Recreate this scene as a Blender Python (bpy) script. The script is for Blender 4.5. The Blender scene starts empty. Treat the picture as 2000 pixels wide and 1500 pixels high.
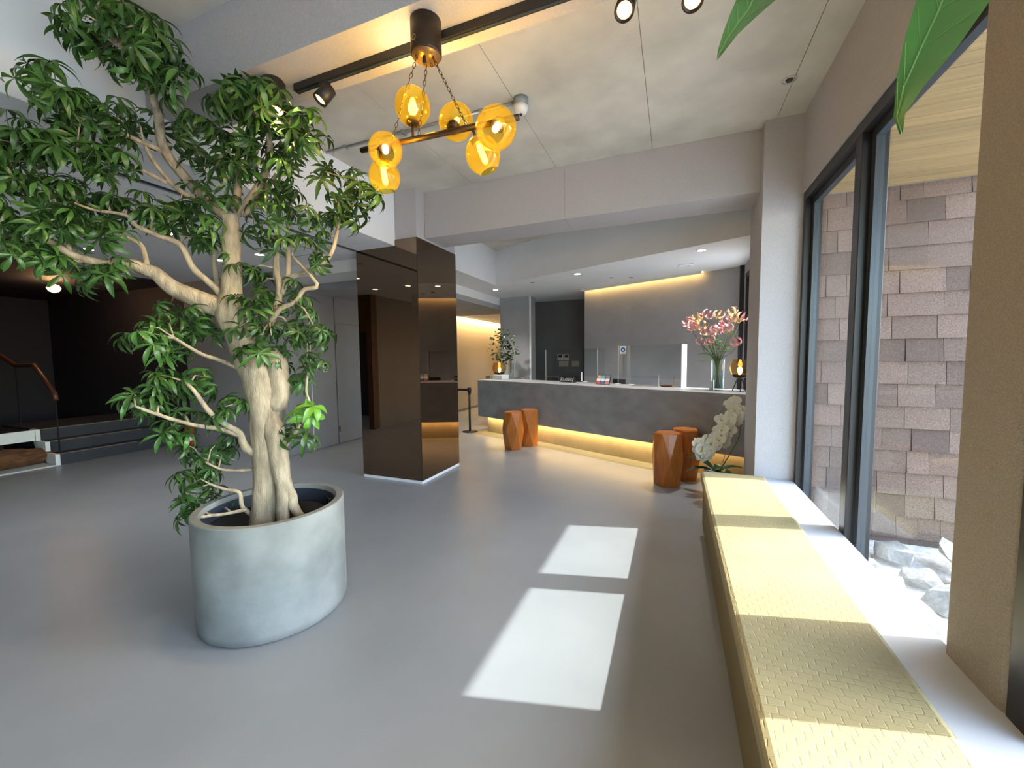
import bpy, bmesh, math, random
from mathutils import Vector, Matrix, noise
random.seed(7)
S = bpy.context.scene
COL = S.collection
PI = math.pi
# ------------------------------------------------------------------ camera
YAW, PITCH, ROLL, FPX, CAMH = math.radians(-21.90), math.radians(3.893), math.radians(-0.578), 787.2, 1.53
cy_, sy_, cp_, sp_ = math.cos(YAW), math.sin(YAW), math.cos(PITCH), math.sin(PITCH)
FWD = Vector((sy_*cp_, cy_*cp_, -sp_)); R0 = Vector((cy_, -sy_, 0)); U0 = R0.cross(FWD)
RT = math.cos(ROLL)*R0 + math.sin(ROLL)*U0
UP = -math.sin(ROLL)*R0 + math.cos(ROLL)*U0
CAM = Vector((0, 0, CAMH))
cd = bpy.data.cameras.new('camera'); cd.sensor_width = 36; cd.lens = FPX/2000*36; cd.clip_start = 0.02; cd.clip_end = 200
co = bpy.data.objects.new('camera', cd); COL.objects.link(co)
co.matrix_world = Matrix(((RT.x, UP.x, -FWD.x, 0), (RT.y, UP.y, -FWD.y, 0), (RT.z, UP.z, -FWD.z, CAMH), (0, 0, 0, 1)))
S.camera = co
# ------------------------------------------------------------------ sky, sun, exposure
SUN_DIR = Vector((1, .25, .91)).normalized()
w = bpy.data.worlds.new('world'); S.world = w; w.use_nodes = True
nt = w.node_tree; bg = nt.nodes['Background']
sky = nt.nodes.new('ShaderNodeTexSky'); sky.sky_type = 'NISHITA'; sky.sun_disc = False
sky.sun_elevation = math.asin(SUN_DIR.z); sky.sun_rotation = math.atan2(SUN_DIR.x, SUN_DIR.y)
sky.air_density = 1.0; sky.dust_density = 1.2; sky.ozone_density = 1.0
nt.links.new(sky.outputs[0], bg.inputs[0]); bg.inputs[1].default_value = 1.05
sl = bpy.data.lights.new('sun', 'SUN'); sl.energy = 5.3; sl.angle = math.radians(.55); sl.color = (1, .965, .92)
so = bpy.data.objects.new('sun', sl); COL.objects.link(so)
so.rotation_euler = (-SUN_DIR).to_track_quat('-Z', 'Y').to_euler(); so.location = (8, 4, 9)
vs = S.view_settings
vs.view_transform = 'Standard'; vs.look = 'None'; vs.exposure = 1.02; vs.gamma = 1; vs.use_curve_mapping = False

def portal(name, loc, rot, sx, sy):
    l = bpy.data.lights.new(name, 'AREA'); l.shape = 'RECTANGLE'; l.size = sx; l.size_y = sy
    l.cycles.is_portal = True
    o = bpy.data.objects.new(name, l); COL.objects.link(o); o.location = loc; o.rotation_euler = rot
portal('window_portal', (1.2, 2.95, 1.65), (0, math.radians(90), 0), 2.45, 2.3)
portal('window_portal', (1.2, -.6, 1.65), (0, math.radians(90), 0), 2.45, 4.4)
portal('window_portal', (1.2, 6.42, 1.58), (0, math.radians(90), 0), 2.3, 1.0)

# ------------------------------------------------------------------ pixel helpers (2000 x 1500 frame)
def ray(x, y): return RT*((x-1000)/FPX) - UP*((y-750)/FPX) + FWD
def atD(x, y, d): return CAM + ray(x, y)*d
def _pl(x, y, ax, v):
    r = ray(x, y); return CAM + r*((v-CAM[ax])/r[ax])
def atX(x, y, v): return _pl(x, y, 0, v)
def atY(x, y, v): return _pl(x, y, 1, v)
def atZ(x, y, v=0.0): return _pl(x, y, 2, v)

# ------------------------------------------------------------------ materials
def srgb(r, g, b):
    f = lambda c: ((c/255+.055)/1.055)**2.4 if c > 10 else c/255/12.92
    return (f(r), f(g), f(b))
MATS = {}
def M(name, col, rough=.5, metal=0.0, var=.12, scale=3.0, bump=0.0, bscale=120.0, spec=.5, stretch=None, rnd=0.0, sss=0.0, coat=0.0, detail=4.0):
    m = bpy.data.materials.new(name); m.use_nodes = True; n = m.node_tree.nodes; L = m.node_tree.links
    b = n['Principled BSDF']; b.inputs['Roughness'].default_value = rough; b.inputs['Metallic'].default_value = metal
    b.inputs['Specular IOR Level'].default_value = spec; b.inputs['Coat Weight'].default_value = coat
    tc = n.new('ShaderNodeTexCoord'); mp = n.new('ShaderNodeMapping'); L.new(tc.outputs['Object'], mp.inputs[0])
    if stretch: mp.inputs['Scale'].default_value = stretch
    nz = n.new('ShaderNodeTexNoise'); nz.inputs['Scale'].default_value = scale; nz.inputs['Detail'].default_value = detail
    L.new(mp.outputs[0], nz.inputs['Vector'])
    mx = n.new('ShaderNodeMix'); mx.data_type = 'RGBA'
    mx.inputs[6].default_value = (*[c*(1-var) for c in col], 1); mx.inputs[7].default_value = (*[min(1, c*(1+var)) for c in col], 1)
    mr = n.new('ShaderNodeMapRange'); mr.inputs[1].default_value = .3; mr.inputs[2].default_value = .7
    L.new(nz.outputs[0], mr.inputs[0]); L.new(mr.outputs[0], mx.inputs[0]); out = mx.outputs[2]
    if rnd:
        oi = n.new('ShaderNodeObjectInfo'); hs = n.new('ShaderNodeHueSaturation')
        r2 = n.new('ShaderNodeMapRange'); r2.inputs[3].default_value = 1-rnd; r2.inputs[4].default_value = 1+rnd
        L.new(oi.outputs['Random'], r2.inputs[0]); L.new(r2.outputs[0], hs.inputs['Value']); L.new(out, hs.inputs['Color']); out = hs.outputs[0]
    L.new(out, b.inputs['Base Color'])
    if bump:
        n2 = n.new('ShaderNodeTexNoise'); n2.inputs['Scale'].default_value = bscale; n2.inputs['Detail'].default_value = 3
        L.new(mp.outputs[0], n2.inputs['Vector'])
        bp = n.new('ShaderNodeBump'); bp.inputs['Strength'].default_value = bump; bp.inputs['Distance'].default_value = .01
        L.new(n2.outputs[0], bp.inputs['Height']); L.new(bp.outputs[0], b.inputs['Normal'])
    MATS[name] = m
    return m
def EM(name, col, strength):
    m = bpy.data.materials.new(name); m.use_nodes = True; n = m.node_tree.nodes
    b = n['Principled BSDF']; b.inputs['Base Color'].default_value = (*col, 1)
    b.inputs['Emission Color'].default_value = (*col, 1); b.inputs['Emission Strength'].default_value = strength
    MATS[name] = m; return m
def GL(name, tint, ior=1.45, rough=0.0, base=0.0, k=1.0, haze=0.0):
    m = bpy.data.materials.new(name); m.use_nodes = True; n = m.node_tree.nodes; L = m.node_tree.links
    n.remove(n['Principled BSDF']); o = n['Material Output']
    t = n.new('ShaderNodeBsdfTransparent'); t.inputs[0].default_value = (*tint, 1)
    g = n.new('ShaderNodeBsdfGlossy'); g.inputs['Roughness'].default_value = rough
    lw = n.new('ShaderNodeLayerWeight'); lw.inputs[0].default_value = .5
    p5 = n.new('ShaderNodeMath'); p5.operation = 'POWER'; p5.inputs[1].default_value = 5; L.new(lw.outputs['Facing'], p5.inputs[0])
    f0 = ((ior-1)/(ior+1))**2+base
    a = n.new('ShaderNodeMath'); a.operation = 'MULTIPLY_ADD'; a.use_clamp = True; a.inputs[1].default_value = (1-f0)*k; a.inputs[2].default_value = f0
    L.new(p5.outputs[0], a.inputs[0])
    x = n.new('ShaderNodeMixShader'); L.new(a.outputs[0], x.inputs[0]); 
    src = t.outputs[0]
    if haze:
        h = n.new('ShaderNodeBsdfTranslucent'); h.inputs[0].default_value = (*tint, 1)
        y = n.new('ShaderNodeMixShader'); y.inputs[0].default_value = haze; L.new(src, y.inputs[1]); L.new(h.outputs[0], y.inputs[2]); src = y.outputs[0]
    L.new(src, x.inputs[1]); L.new(g.outputs[0], x.inputs[2])
    L.new(x.outputs[0], o.inputs[0]); MATS[name] = m; return m

floor_m = M('floor_resin', (.262, .282, .302), rough=.36, var=.09, scale=1.3, bump=.03, bscale=60, detail=8)
concrete_m = M('board_concrete', (.58, .555, .495), rough=.8, var=.17, scale=2.2, bump=.12, bscale=40, detail=9)
stucco_m = M('grey_stucco', (.49, .475, .485), rough=.9, var=.06, scale=90, bump=.5, bscale=260)
pier_m = M('brown_stucco', (.34, .29, .235), rough=.9, var=.14, scale=160, bump=.6, bscale=240)
white_m = M('white_plaster', (.84, .85, .86), rough=.85, var=.02, scale=3)
grey_m = M('grey_panel', (.26, .265, .29), rough=.6, var=.04, scale=4)
greywall_m = M('grey_plaster', (.36, .365, .385), rough=.75, var=.08, scale=3, detail=8)
dkwall_m = M('charcoal_plaster', (.15, .157, .17), rough=.75, var=.06, scale=3)
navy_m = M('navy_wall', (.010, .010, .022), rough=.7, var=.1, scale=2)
brownwood_m = M('brown_wood', (.10, .055, .028), rough=.5, var=.2, scale=6, stretch=(8, 8, .6))
counter_m = M('counter_plaster', (.30, .308, .325), rough=.6, var=.16, scale=3.5, detail=10, stretch=(1, 1, 1.6), bump=.06, bscale=30)
ctop_m = M('counter_top', (.33, .33, .33), rough=.4, var=.06, scale=4)
kick_m = M('kick_plaster', (.33, .29, .22), rough=.7, var=.1, scale=5)
cream_m = M('cream_wall', (.62, .57, .50), rough=.8, var=.02)
mirror_m = M('bronze_mirror', (.225, .162, .112), rough=.015, metal=1.0, var=.02, scale=1)
base_m = M('white_base', (.8, .82, .86), rough=.5, var=.02)
black_m = M('black_metal', (.012, .012, .013), rough=.45, var=.1)
frame_m = M('black_aluminium', (.013, .013, .016), rough=.35, var=.05)
sash_m = M('charcoal_sash', (.035, .045, .055), rough=.3, var=.05)
sill_m = M('sill_stone', (.58, .60, .63), rough=.35, var=.03)
bronze_m = M('dark_bronze', (.045, .028, .018), rough=.4, metal=.6, var=.1)
brass_m = M('brass', (.55, .36, .12), rough=.3, metal=1.0, var=.05)
gold_m = M('gold_glass', (.75, .45, .12), rough=.18, metal=.9, var=.05)
stool_m = M('orange_wood', (.47, .145, .02), rough=.38, var=.22, scale=7, stretch=(6, 6, .7), coat=.2)
planter_m = M('planter_concrete', (.245, .257, .25), rough=.75, var=.26, scale=4, detail=10, bump=.08, bscale=50)
liner_m = M('liner', (.035, .045, .065), rough=.5)
soil_m = M('soil', (.03, .022, .016), rough=.95, bump=.6, bscale=60)
bark_m = M('bark', (.40, .325, .225), rough=.8, var=.38, scale=9, stretch=(3, 3, .8), bump=.5, bscale=45, detail=8)
twig_m = M('twig_bark', (.50, .38, .20), rough=.75, var=.2, scale=14)
leaf_m = M('leaf_green', (.050, .128, .026), rough=.32, var=.3, scale=14, rnd=.35)
leafy_m = M('young_leaf', (.12, .30, .03), rough=.32, var=.2, scale=14, rnd=.1)
bigleaf_m = M('large_leaf', (.10, .30, .055), rough=.38, var=.15, scale=9)
vein_m = M('leaf_vein', (.25, .46, .13), rough=.4)
darkleaf_m = M('dark_leaf', (.022, .06, .014), rough=.4, var=.3, scale=20, rnd=.4)
orchleaf_m = M('orchid_leaf', (.018, .07, .018), rough=.3, var=.2, scale=8)
petal_m = M('orchid_petal', (.82, .82, .74), rough=.6, var=.04)
lip_m = M('orchid_lip', (.65, .55, .08), rough=.5)
pinkbud_m = M('pink_bud', (.75, .28, .30), rough=.5)
stem_m = M('green_stem', (.10, .18, .04), rough=.5)
shingle_m = M('brown_shingle', (.135, .090, .070), rough=.95, var=.35, scale=110, rnd=.30, bump=.5, bscale=220)
plank_m = M('pale_plank', (.30, .205, .09), rough=.6, var=.18, scale=5, stretch=(.5, 9, 9), rnd=.10)
rock_m = M('grey_rock', (.27, .265, .25), rough=.9, var=.25, scale=6, rnd=.25, bump=.4, bscale=20)
ground_m = M('pale_gravel', (.55, .53, .50), rough=.95, var=.3, scale=40, bump=.5, bscale=60)
gravel_m = M('white_gravel', (.55, .55, .55), rough=.95, var=.25, scale=90, bump=.6, bscale=120)
boulder_m = M('brown_boulder', (.14, .06, .025), rough=.9, var=.4, scale=8, bump=.6, bscale=20)
rail_m = M('handrail_wood', (.10, .035, .02), rough=.4, var=.2, scale=10)
plastic_m = M('white_plastic', (.72, .72, .70), rough=.4, var=.01)
paper_m = M('white_paper', (.8, .8, .8), rough=.6, var=.01)
red_m = M('red_enamel', (.5, .012, .012), rough=.3)
screen_m = M('dark_screen', (.02, .022, .022), rough=.2)
beige_m = M('beige_plate', (.50, .46, .36), rough=.5, var=.02)
steel_m = M('galvanised', (.45, .46, .47), rough=.4, metal=.8)
glass_m = GL('window_glass', (.95, .98, .97), 1.25, k=.4)
acry_m = GL('clear_acrylic', (.93, .95, .96), 1.35, base=.02)
acryw_m = M('acrylic_edge_glare', (.86, .90, .88), rough=.3, var=.01)  # sheet edges, and white painted in for window glare on a side sheet
vase_m = GL('vase_glass', (.90, .95, .95), 1.4, base=.03)
amber_m = GL('amber_glass', (1.0, .74, .10), 1.3, base=.015, haze=.03)
amberl_m = GL('light_amber_glass', (.90, .66, .32), 1.4, base=.05)
bulb_m = EM('bulb', (1, .62, .16), 14)
led_m = EM('downlight_lens', (1, .90, .74), 6)
spot_m = EM('spot_lens', (1, .60, .20), 2.6)
cove_m = EM('warm_strip', (1, .62, .20), 9)

# ribbed bench cloth: fish-scale quilting as fine relief
def bench_cloth():
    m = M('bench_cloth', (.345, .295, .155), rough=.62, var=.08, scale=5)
    n = m.node_tree.nodes; L = m.node_tree.links; b = n['Principled BSDF']
    tc = n.new('ShaderNodeTexCoord')
    vor = n.new('ShaderNodeTexBrick'); vor.offset = .5; vor.inputs['Scale'].default_value = 1
    vor.inputs['Brick Width'].default_value = .046; vor.inputs['Row Height'].default_value = .030
    vor.inputs['Mortar Size'].default_value = .0035; vor.inputs['Mortar Smooth'].default_value = 1.0
    vor.inputs['Color1'].default_value = vor.inputs['Color2'].default_value = (1, 1, 1, 1); vor.inputs['Mortar'].default_value = (0, 0, 0, 1)
    nz = n.new('ShaderNodeTexNoise'); nz.inputs['Scale'].default_value = 9; nz.inputs['Detail'].default_value = 1
    ad = n.new('ShaderNodeVectorMath'); ad.operation = 'MULTIPLY_ADD'; ad.inputs[1].default_value = (.03, .03, 0)
    L.new(tc.outputs['Object'], nz.inputs['Vector']); L.new(nz.outputs[1], ad.inputs[0]); L.new(tc.outputs['Object'], ad.inputs[2])
    L.new(ad.outputs[0], vor.inputs['Vector'])
    bp = n.new('ShaderNodeBump'); bp.inputs['Strength'].default_value = .32; bp.inputs['Distance'].default_value = .005
    L.new(vor.outputs['Color'], bp.inputs['Height']); L.new(bp.outputs[0], b.inputs['Normal'])
    return m
bench_m = bench_cloth()
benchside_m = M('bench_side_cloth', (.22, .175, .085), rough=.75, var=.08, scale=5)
# gloriosa petals: yellow heart, pink tips (distance from the flower's centre)
def radial(name, c0, c1, r):
    m = bpy.data.materials.new(name); m.use_nodes = True; n = m.node_tree.nodes; L = m.node_tree.links; b = n['Principled BSDF']
    tc = n.new('ShaderNodeTexCoord'); ln = n.new('ShaderNodeVectorMath'); ln.operation = 'LENGTH'; L.new(tc.outputs['Object'], ln.inputs[0])
    mr = n.new('ShaderNodeMapRange'); mr.inputs[2].default_value = r; L.new(ln.outputs['Value'], mr.inputs[0])
    mx = n.new('ShaderNodeMix'); mx.data_type = 'RGBA'; mx.inputs[6].default_value = (*c0, 1); mx.inputs[7].default_value = (*c1, 1)
    L.new(mr.outputs[0], mx.inputs[0]); L.new(mx.outputs[2], b.inputs['Base Color']); b.inputs['Roughness'].default_value = .5
    return m
lilyp_m = radial('lily_pink', (.90, .62, .40), (.88, .33, .38), .075)
lilyy_m = radial('lily_yellow', (.90, .62, .08), (.92, .50, .34), .12)

# ------------------------------------------------------------------ mesh helpers
class MB:
    def __init__(s): s.v = []; s.f = []
    def add(s, vs, fs):
        k = len(s.v); s.v += [tuple(p) for p in vs]; s.f += [tuple(i+k for i in f) for f in fs]; return s
    def box(s, x0, x1, y0, y1, z0, z1):
        return s.add([(x0, y0, z0), (x1, y0, z0), (x1, y1, z0), (x0, y1, z0), (x0, y0, z1), (x1, y0, z1), (x1, y1, z1), (x0, y1, z1)],
                     [(0, 3, 2, 1), (4, 5, 6, 7), (0, 1, 5, 4), (1, 2, 6, 5), (2, 3, 7, 6), (3, 0, 4, 7)])
    def prism(s, poly, z0, z1):
        a = sum(poly[i][0]*poly[(i+1) % len(poly)][1]-poly[(i+1) % len(poly)][0]*poly[i][1] for i in range(len(poly)))
        if a < 0: poly = poly[::-1]
        n = len(poly)
        return s.add([(x, y, z0) for x, y in poly]+[(x, y, z1) for x, y in poly],
                     [tuple(range(n))[::-1], tuple(range(n, 2*n))]+[(i, (i+1) % n, n+(i+1) % n, n+i) for i in range(n)])
    def hexa(s, p):      # eight corners in box order
        return s.add(p, [(0, 3, 2, 1), (4, 5, 6, 7), (0, 1, 5, 4), (1, 2, 6, 5), (2, 3, 7, 6), (3, 0, 4, 7)])
    def tube(s, pts, rad, n=8, cap=True):
        pts = [Vector(p) for p in pts]
        if not hasattr(rad, '__len__'): rad = [rad]*len(pts)
        t0 = (pts[1]-pts[0]).normalized()
        u = t0.orthogonal().normalized(); vs = []
        for i, p in enumerate(pts):
            t = (pts[min(i+1, len(pts)-1)]-pts[max(i-1, 0)]).normalized()
            u = (u-t*u.dot(t)).normalized(); w_ = t.cross(u)
            for k in range(n):
                a = 2*PI*k/n; vs.append(p+(u*math.cos(a)+w_*math.sin(a))*rad[i])
        fs = [(i*n+k, i*n+(k+1) % n, (i+1)*n+(k+1) % n, (i+1)*n+k) for i in range(len(pts)-1) for k in range(n)]
        if cap: fs += [tuple(range(n))[::-1], tuple(range((len(pts)-1)*n, len(pts)*n))]
        return s.add(vs, fs)
    def lathe(s, prof, c=(0, 0, 0), n=24, axis=None, cap=True):
        q = Vector((0, 0, 1)).rotation_difference(Vector(axis)) if axis is not None else None
        vs = []
        for r, z in prof:
            for k in range(n):
                a = 2*PI*k/n; p = Vector((r*math.cos(a), r*math.sin(a), z))
                if q: p = q @ p
                vs.append(p+Vector(c))
        m = len(prof)
        fs = [(i*n+k, i*n+(k+1) % n, (i+1)*n+(k+1) % n, (i+1)*n+k) for i in range(m-1) for k in range(n)]
        if cap: fs += [tuple(range(n))[::-1], tuple(range((m-1)*n, m*n))]
        return s.add(vs, fs)
    def ring(s, c, r, t, axis=(0, 0, 1), n=14, m=5):
        q = Vector((0, 0, 1)).rotation_difference(Vector(axis)); vs = []
        for i in range(n):
            a = 2*PI*i/n
            for k in range(m):
                b = 2*PI*k/m; rr = r+t*math.cos(b)
                vs.append(q @ Vector((rr*math.cos(a), rr*math.sin(a), t*math.sin(b)))+Vector(c))
        return s.add(vs, [(i*m+k, ((i+1) % n)*m+k, ((i+1) % n)*m+(k+1) % m, i*m+(k+1) % m) for i in range(n) for k in range(m)])
    def mesh(s, name, mat, off=(0, 0, 0), smooth=False):
        me = bpy.data.meshes.new(name)
        me.from_pydata([(x-off[0], y-off[1], z-off[2]) for x, y, z in s.v], [], s.f); me.validate(); me.update()
        if mat: me.materials.append(mat)
        if smooth:
            for p in me.polygons: p.use_smooth = True
        return me
def wl(o):
    p = Vector((0, 0, 0))
    while o: p += o.location; o = o.parent
    return p
def link(name, me, parent=None, loc=None):
    o = bpy.data.objects.new(name, me); COL.objects.link(o)
    if parent: o.parent = parent
    if loc is not None: o.location = loc
    return o
def bevel(o, wd, seg=2):
    b = o.modifiers.new('bevel', 'BEVEL'); b.width = wd; b.segments = seg; b.limit_method = 'ANGLE'; b.angle_limit = math.radians(40)
    return o
def tag(o, label=None, cat=None, group=None, kind=None):
    if label: o['label'] = label
    if cat: o['category'] = cat
    if group: o['group'] = group
    if kind: o['kind'] = kind
    return o
def part(name, mb, mat, parent, smooth=False, bv=0):      # vertices given in world space (or in the thing's own space when its root sits at 0)
    o = link(name, mb.mesh(name, mat, wl(parent), smooth), parent)
    if bv: bevel(o, bv)
    return o
def lpart(name, mb, mat, parent, smooth=False, bv=0):     # vertices in the thing's own space
    o = link(name, mb.mesh(name, mat, (0, 0, 0), smooth), parent)
    if bv: bevel(o, bv)
    return o
def single(name, mb, mat, base, label, cat, group=None, smooth=False, bv=0):
    o = link(name, mb.mesh(name, mat, base, smooth), None, base)
    if bv: bevel(o, bv)
    return tag(o, label, cat, group)
def thing(name, loc, label, cat, group=None, rz=0):
    o = link(name, None, None, loc); o.rotation_euler = (0, 0, rz); o.empty_display_size = .1
    return tag(o, label, cat, group)
def struct(name, mb=None, mat=None, smooth=False, bv=0, loc=(0, 0, 0)):
    o = link(name, mb.mesh(name, mat, loc, smooth) if mb else None, None, loc); o['kind'] = 'structure'
    if bv: bevel(o, bv)
    return o
def copy_tree(o, parent=None):
    c = o.copy(); COL.objects.link(c); c.parent = parent
    for ch in list(o.children): copy_tree(ch, c)
    return c
def lamp(name, kind, loc, energy, col, parent=None, **k):
    l = bpy.data.lights.new(name, kind); l.energy = energy; l.color = col
    for a, b in k.items():
        if a != 'aim': setattr(l, a, b)
    o = bpy.data.objects.new(name, l); COL.objects.link(o)
    if parent: o.parent = parent; o.location = Vector(loc)-wl(parent)
    else: o.location = loc
    if 'aim' in k: o.rotation_euler = Vector(k['aim']).to_track_quat('-Z', 'Y').to_euler()
    return o

# ================================================================== THE ROOM
ZC, ZS, ZB = 3.49, 2.86, 2.955          # concrete ceiling, white soffit, far beam underside
XR = .96                                # inside face of the window wall
struct('floor', MB().box(-13, 1.15, -4.8, 14.2, -.2, 0), floor_m)
# concrete ceiling: cast panels with joints between them
ceil = struct('ceiling', MB().box(-3.3, 1.3, -4.8, 7.5, ZC+.012, ZC+.25), concrete_m)
xs = [-3.14, -2.157, -1.17, -.222, .765, 1.2]; ys = [-4.7, -2.3, -.2, 1.75, 4.21]
for i in range(len(xs)-1):
    for j in range(len(ys)-1):
        part('ceiling_panel', MB().box(xs[i]+.002, xs[i+1]-.002, ys[j]+.002, ys[j+1]-.002, ZC, ZC+.012), concrete_m, ceil)
part('ceiling_panel', MB().box(-3.14, 1.2, 4.65, 7.4, ZC, ZC+.012), concrete_m, ceil)
# far beam, in two lengths with a joint
bm_ = struct('ceiling_beam'); part('beam_length', MB().box(-2.8, -1.082, 4.21, 4.65, ZB, ZC), stucco_m, bm_); part('beam_length', MB().box(-1.08, .68, 4.21, 4.65, ZB, ZC), stucco_m, bm_)
# near beam that carries the track
struct('ceiling_beam', MB().box(-3.11, XR, 1.607, 1.926, 3.10, ZC), stucco_m)
# concrete column head above the mirror and pilaster on the window wall
struct('column', MB().box(-3.10, -2.805, 4.045, 4.92, 2.935, ZC), stucco_m)
struct('column', MB().box(.68, 1.10, 4.08, 4.65, 0, ZC), stucco_m)
# white dropped ceiling: the left bay and, past the slanting edge, the reception
sof = struct('ceiling', MB().prism([(-3.11, -4.7), (-3.11, 6.98), (.97, 5.20), (.97, 14.2), (-13, 14.2), (-13, -4.7)], ZS, ZC+.2), white_m)
part('slot_diffuser', MB().box(-3.70, -3.67, -2, 4.03, ZS-.006, ZS+.001), sash_m, sof)
part('slot_diffuser', MB().box(-3.735, -3.715, -2, 4.03, ZS-.004, ZS+.001), grey_m, sof)
hp = [atZ(493, 487, ZS), atZ(515, 483, ZS), atZ(630, 493, ZS), atZ(610, 497, ZS)]
hb = MB()
for (x0, x1, y0, y1) in ((-4.77, -4.12, 3.46, 3.466), (-4.77, -4.12, 3.92, 3.926), (-4.77, -4.764, 3.46, 3.926), (-4.126, -4.12, 3.46, 3.926)):
    hb.box(x0, x1, y0, y1, ZS-.003, ZS+.001)
part('hatch_edge', hb, sash_m, sof)
struct('trim_1', MB().box(-5.55, -3.72, 4.33, 9.4, 2.70, ZS), white_m)
struct('trim_2', MB().box(-5.55, -3.72, 4.84, 9.4, 2.60, 2.70), greywall_m)
struct('trim_3', MB().box(-5.42, -3.72, 9.4, 14, 2.62, ZS), white_m)       # corridor ceiling, stops short of the wall for the cove
# left grey panel wall with the door, corridor wall beyond
wl_l = struct('wall_left', MB().box(-5.75, -5.57, 4.45, 9.6, 0, ZS), grey_m)
struct('wall_corridor', MB().box(-5.75, -5.57, 9.6, 14.1, 0, ZS), cream_m)
struct('wall_far', MB().box(-5.75, -2.6, 14.0, 14.2, 0, ZS), cream_m)
struct('baseboard_corridor', MB().box(-5.57, -5.555, 9.6, 14, 0, .07), grey_m)
for y0, y1 in ((4.50, 4.93), (4.945, 5.46)):
    part('wall_panel', MB().box(-5.57, -5.555, y0, y1, 0.005, 2.6), grey_m, wl_l)
part('corner_bead', MB().box(-5.57, -5.55, 4.931, 4.944, 0, 2.6), base_m, wl_l)
dr = struct('door_1', MB().box(-5.57, -5.545, 5.475, 6.35, .012, 2.14), grey_m)
part('hinge', MB().box(-5.546, -5.538, 5.478, 5.50, 1.85, 1.95), black_m, dr); part('hinge', MB().box(-5.546, -5.538, 5.478, 5.50, .22, .32), black_m, dr)
part('door_handle', MB().tube([(-5.545, 6.18, 1.02), (-5.50, 6.18, 1.02), (-5.50, 6.06, 1.02)], .011, 8), steel_m, dr, True)
part('transom_panel', MB().box(-5.57, -5.548, 5.475, 6.35, 2.15, 2.6), grey_m, dr)
sw = thing('wall_switch', (-5.555, 5.22, 1.38), 'white switch plate on the grey panel wall beside the door', 'switch')
part('plate', MB().box(-5.555, -5.547, 5.18, 5.265, 1.30, 1.45), plastic_m, sw, bv=.002)
part('rocker', MB().box(-5.547, -5.543, 5.20, 5.245, 1.39, 1.435), screen_m, sw); part('rocker', MB().box(-5.547, -5.543, 5.20, 5.245, 1.315, 1.36), screen_m, sw)
# wall that faces the camera on the left, then the dark stair hall
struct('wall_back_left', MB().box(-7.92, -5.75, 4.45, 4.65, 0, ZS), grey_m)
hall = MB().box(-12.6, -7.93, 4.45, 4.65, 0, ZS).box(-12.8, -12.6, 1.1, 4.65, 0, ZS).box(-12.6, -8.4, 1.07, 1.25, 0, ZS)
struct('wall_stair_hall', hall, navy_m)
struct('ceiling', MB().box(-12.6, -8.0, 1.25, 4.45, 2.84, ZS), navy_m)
# side wall seen only in the mirror, with brown timber lining and a dark doorway
struct('wall_side', MB().box(-6.1, -5.92, -4.7, 1.07, 0, ZS), M('taupe_wall', (.22, .19, .175), rough=.8, var=.05))
struct('wall_side_lining', MB().box(-6.05, -5.92, 1.07, 1.25, 0, ZS).box(-8.4, -6.85, 1.07, 1.25, 0, ZS).box(-6.85, -6.05, 1.07, 1.25, 2.1, ZS), brownwood_m)
struct('wall_lobby_end', MB().box(-8.4, -6.1, -.6, -.4, 0, ZS), navy_m)
# back wall, glazed, behind the camera
struct('wall_back', MB().box(-6, 1.15, -4.8, -4.6, 0, ZC), stucco_m)
# window wall
ww = struct('wall_right', MB().box(XR, 1.16, -4.6, 4.08, 2.85, ZC+.2).box(.945, .972, -4.6, 4.08, -.3, .40).box(.972, 1.16, -4.6, 4.08, -.3, .215), stucco_m)
struct('wall_right_reception', MB().box(XR, 1.16, 4.65, 5.9, 0, ZC).box(XR, 1.16, 6.95, 14, 0, ZC).box(XR, 1.16, 5.9, 6.95, 2.72, ZC).box(XR, 1.16, 5.9, 6.95, 0, .43), greywall_m)
# pier between the windows, corner rounded towards the near window
pp = [(.936, 1.882), (1.2, 1.882), (1.2, 1.612), (.97, 1.612), (.950, 1.616), (.940, 1.632), (.936, 1.66)]
struct('column', MB().prism(pp, .436, 2.86), pier_m)
struct('column', MB().box(.935, 1.2, 1.60, 1.905, 2.86, 3.1), stucco_m)
# sill
sill = struct('window_sill'); part('sill_slab', MB().box(.70, .966, -4.5, 4.08, .40, .436), sill_m, sill, bv=.004)
struct('wall_under_sill', MB().box(.72, .945, -4.5, 4.06, 0, .40), stucco_m)
def window(n, y0, y1, mulls, z0=.25, z1=2.85, sashes=True):
    wn = struct('window_%d' % n)
    part('frame_head', MB().box(.972, 1.09, y0, y1, z1-.07, z1), frame_m, wn)
    part('frame_sill', MB().box(.986, 1.09, y0, y1, z0-.036, z0+.003), frame_m, wn)
    for y in (y0, y1-.055): part('frame_jamb', MB().box(.974, 1.09, y, y+.055, z0, z1), frame_m, wn)
    for y in mulls: part('mullion', MB().box(.974, 1.10, y-.045, y+.045, z0, z1-.01), frame_m, wn, bv=.004)
    edges = [y0+.055]+[e for y in mulls for e in (y-.045, y+.045)]+[y1-.055]
    for i in range(0, len(edges), 2):
        a, b = edges[i], edges[i+1]
        s = part('sash', MB().box(1.02, 1.06, a, a+.05, z0+.003, z1-.07).box(1.02, 1.06, b-.05, b, z0+.003, z1-.07)
                 .box(1.02, 1.06, a+.05, b-.05, z1-.12, z1-.07).box(1.02, 1.06, a+.05, b-.05, z0+.003, z0+.012), sash_m, wn)
        part('pane', MB().box(1.037, 1.043, a+.05, b-.05, z0+.012, z1-.12), glass_m, s)
    return wn
window(1, 1.88, 4.075, [3.0])
w2 = window(2, -2.8, 1.60, [.05, -1.4])
part('frame_jamb', MB().box(.944, 1.10, 1.50, 1.611, .436, 2.85), frame_m, w2)
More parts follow.
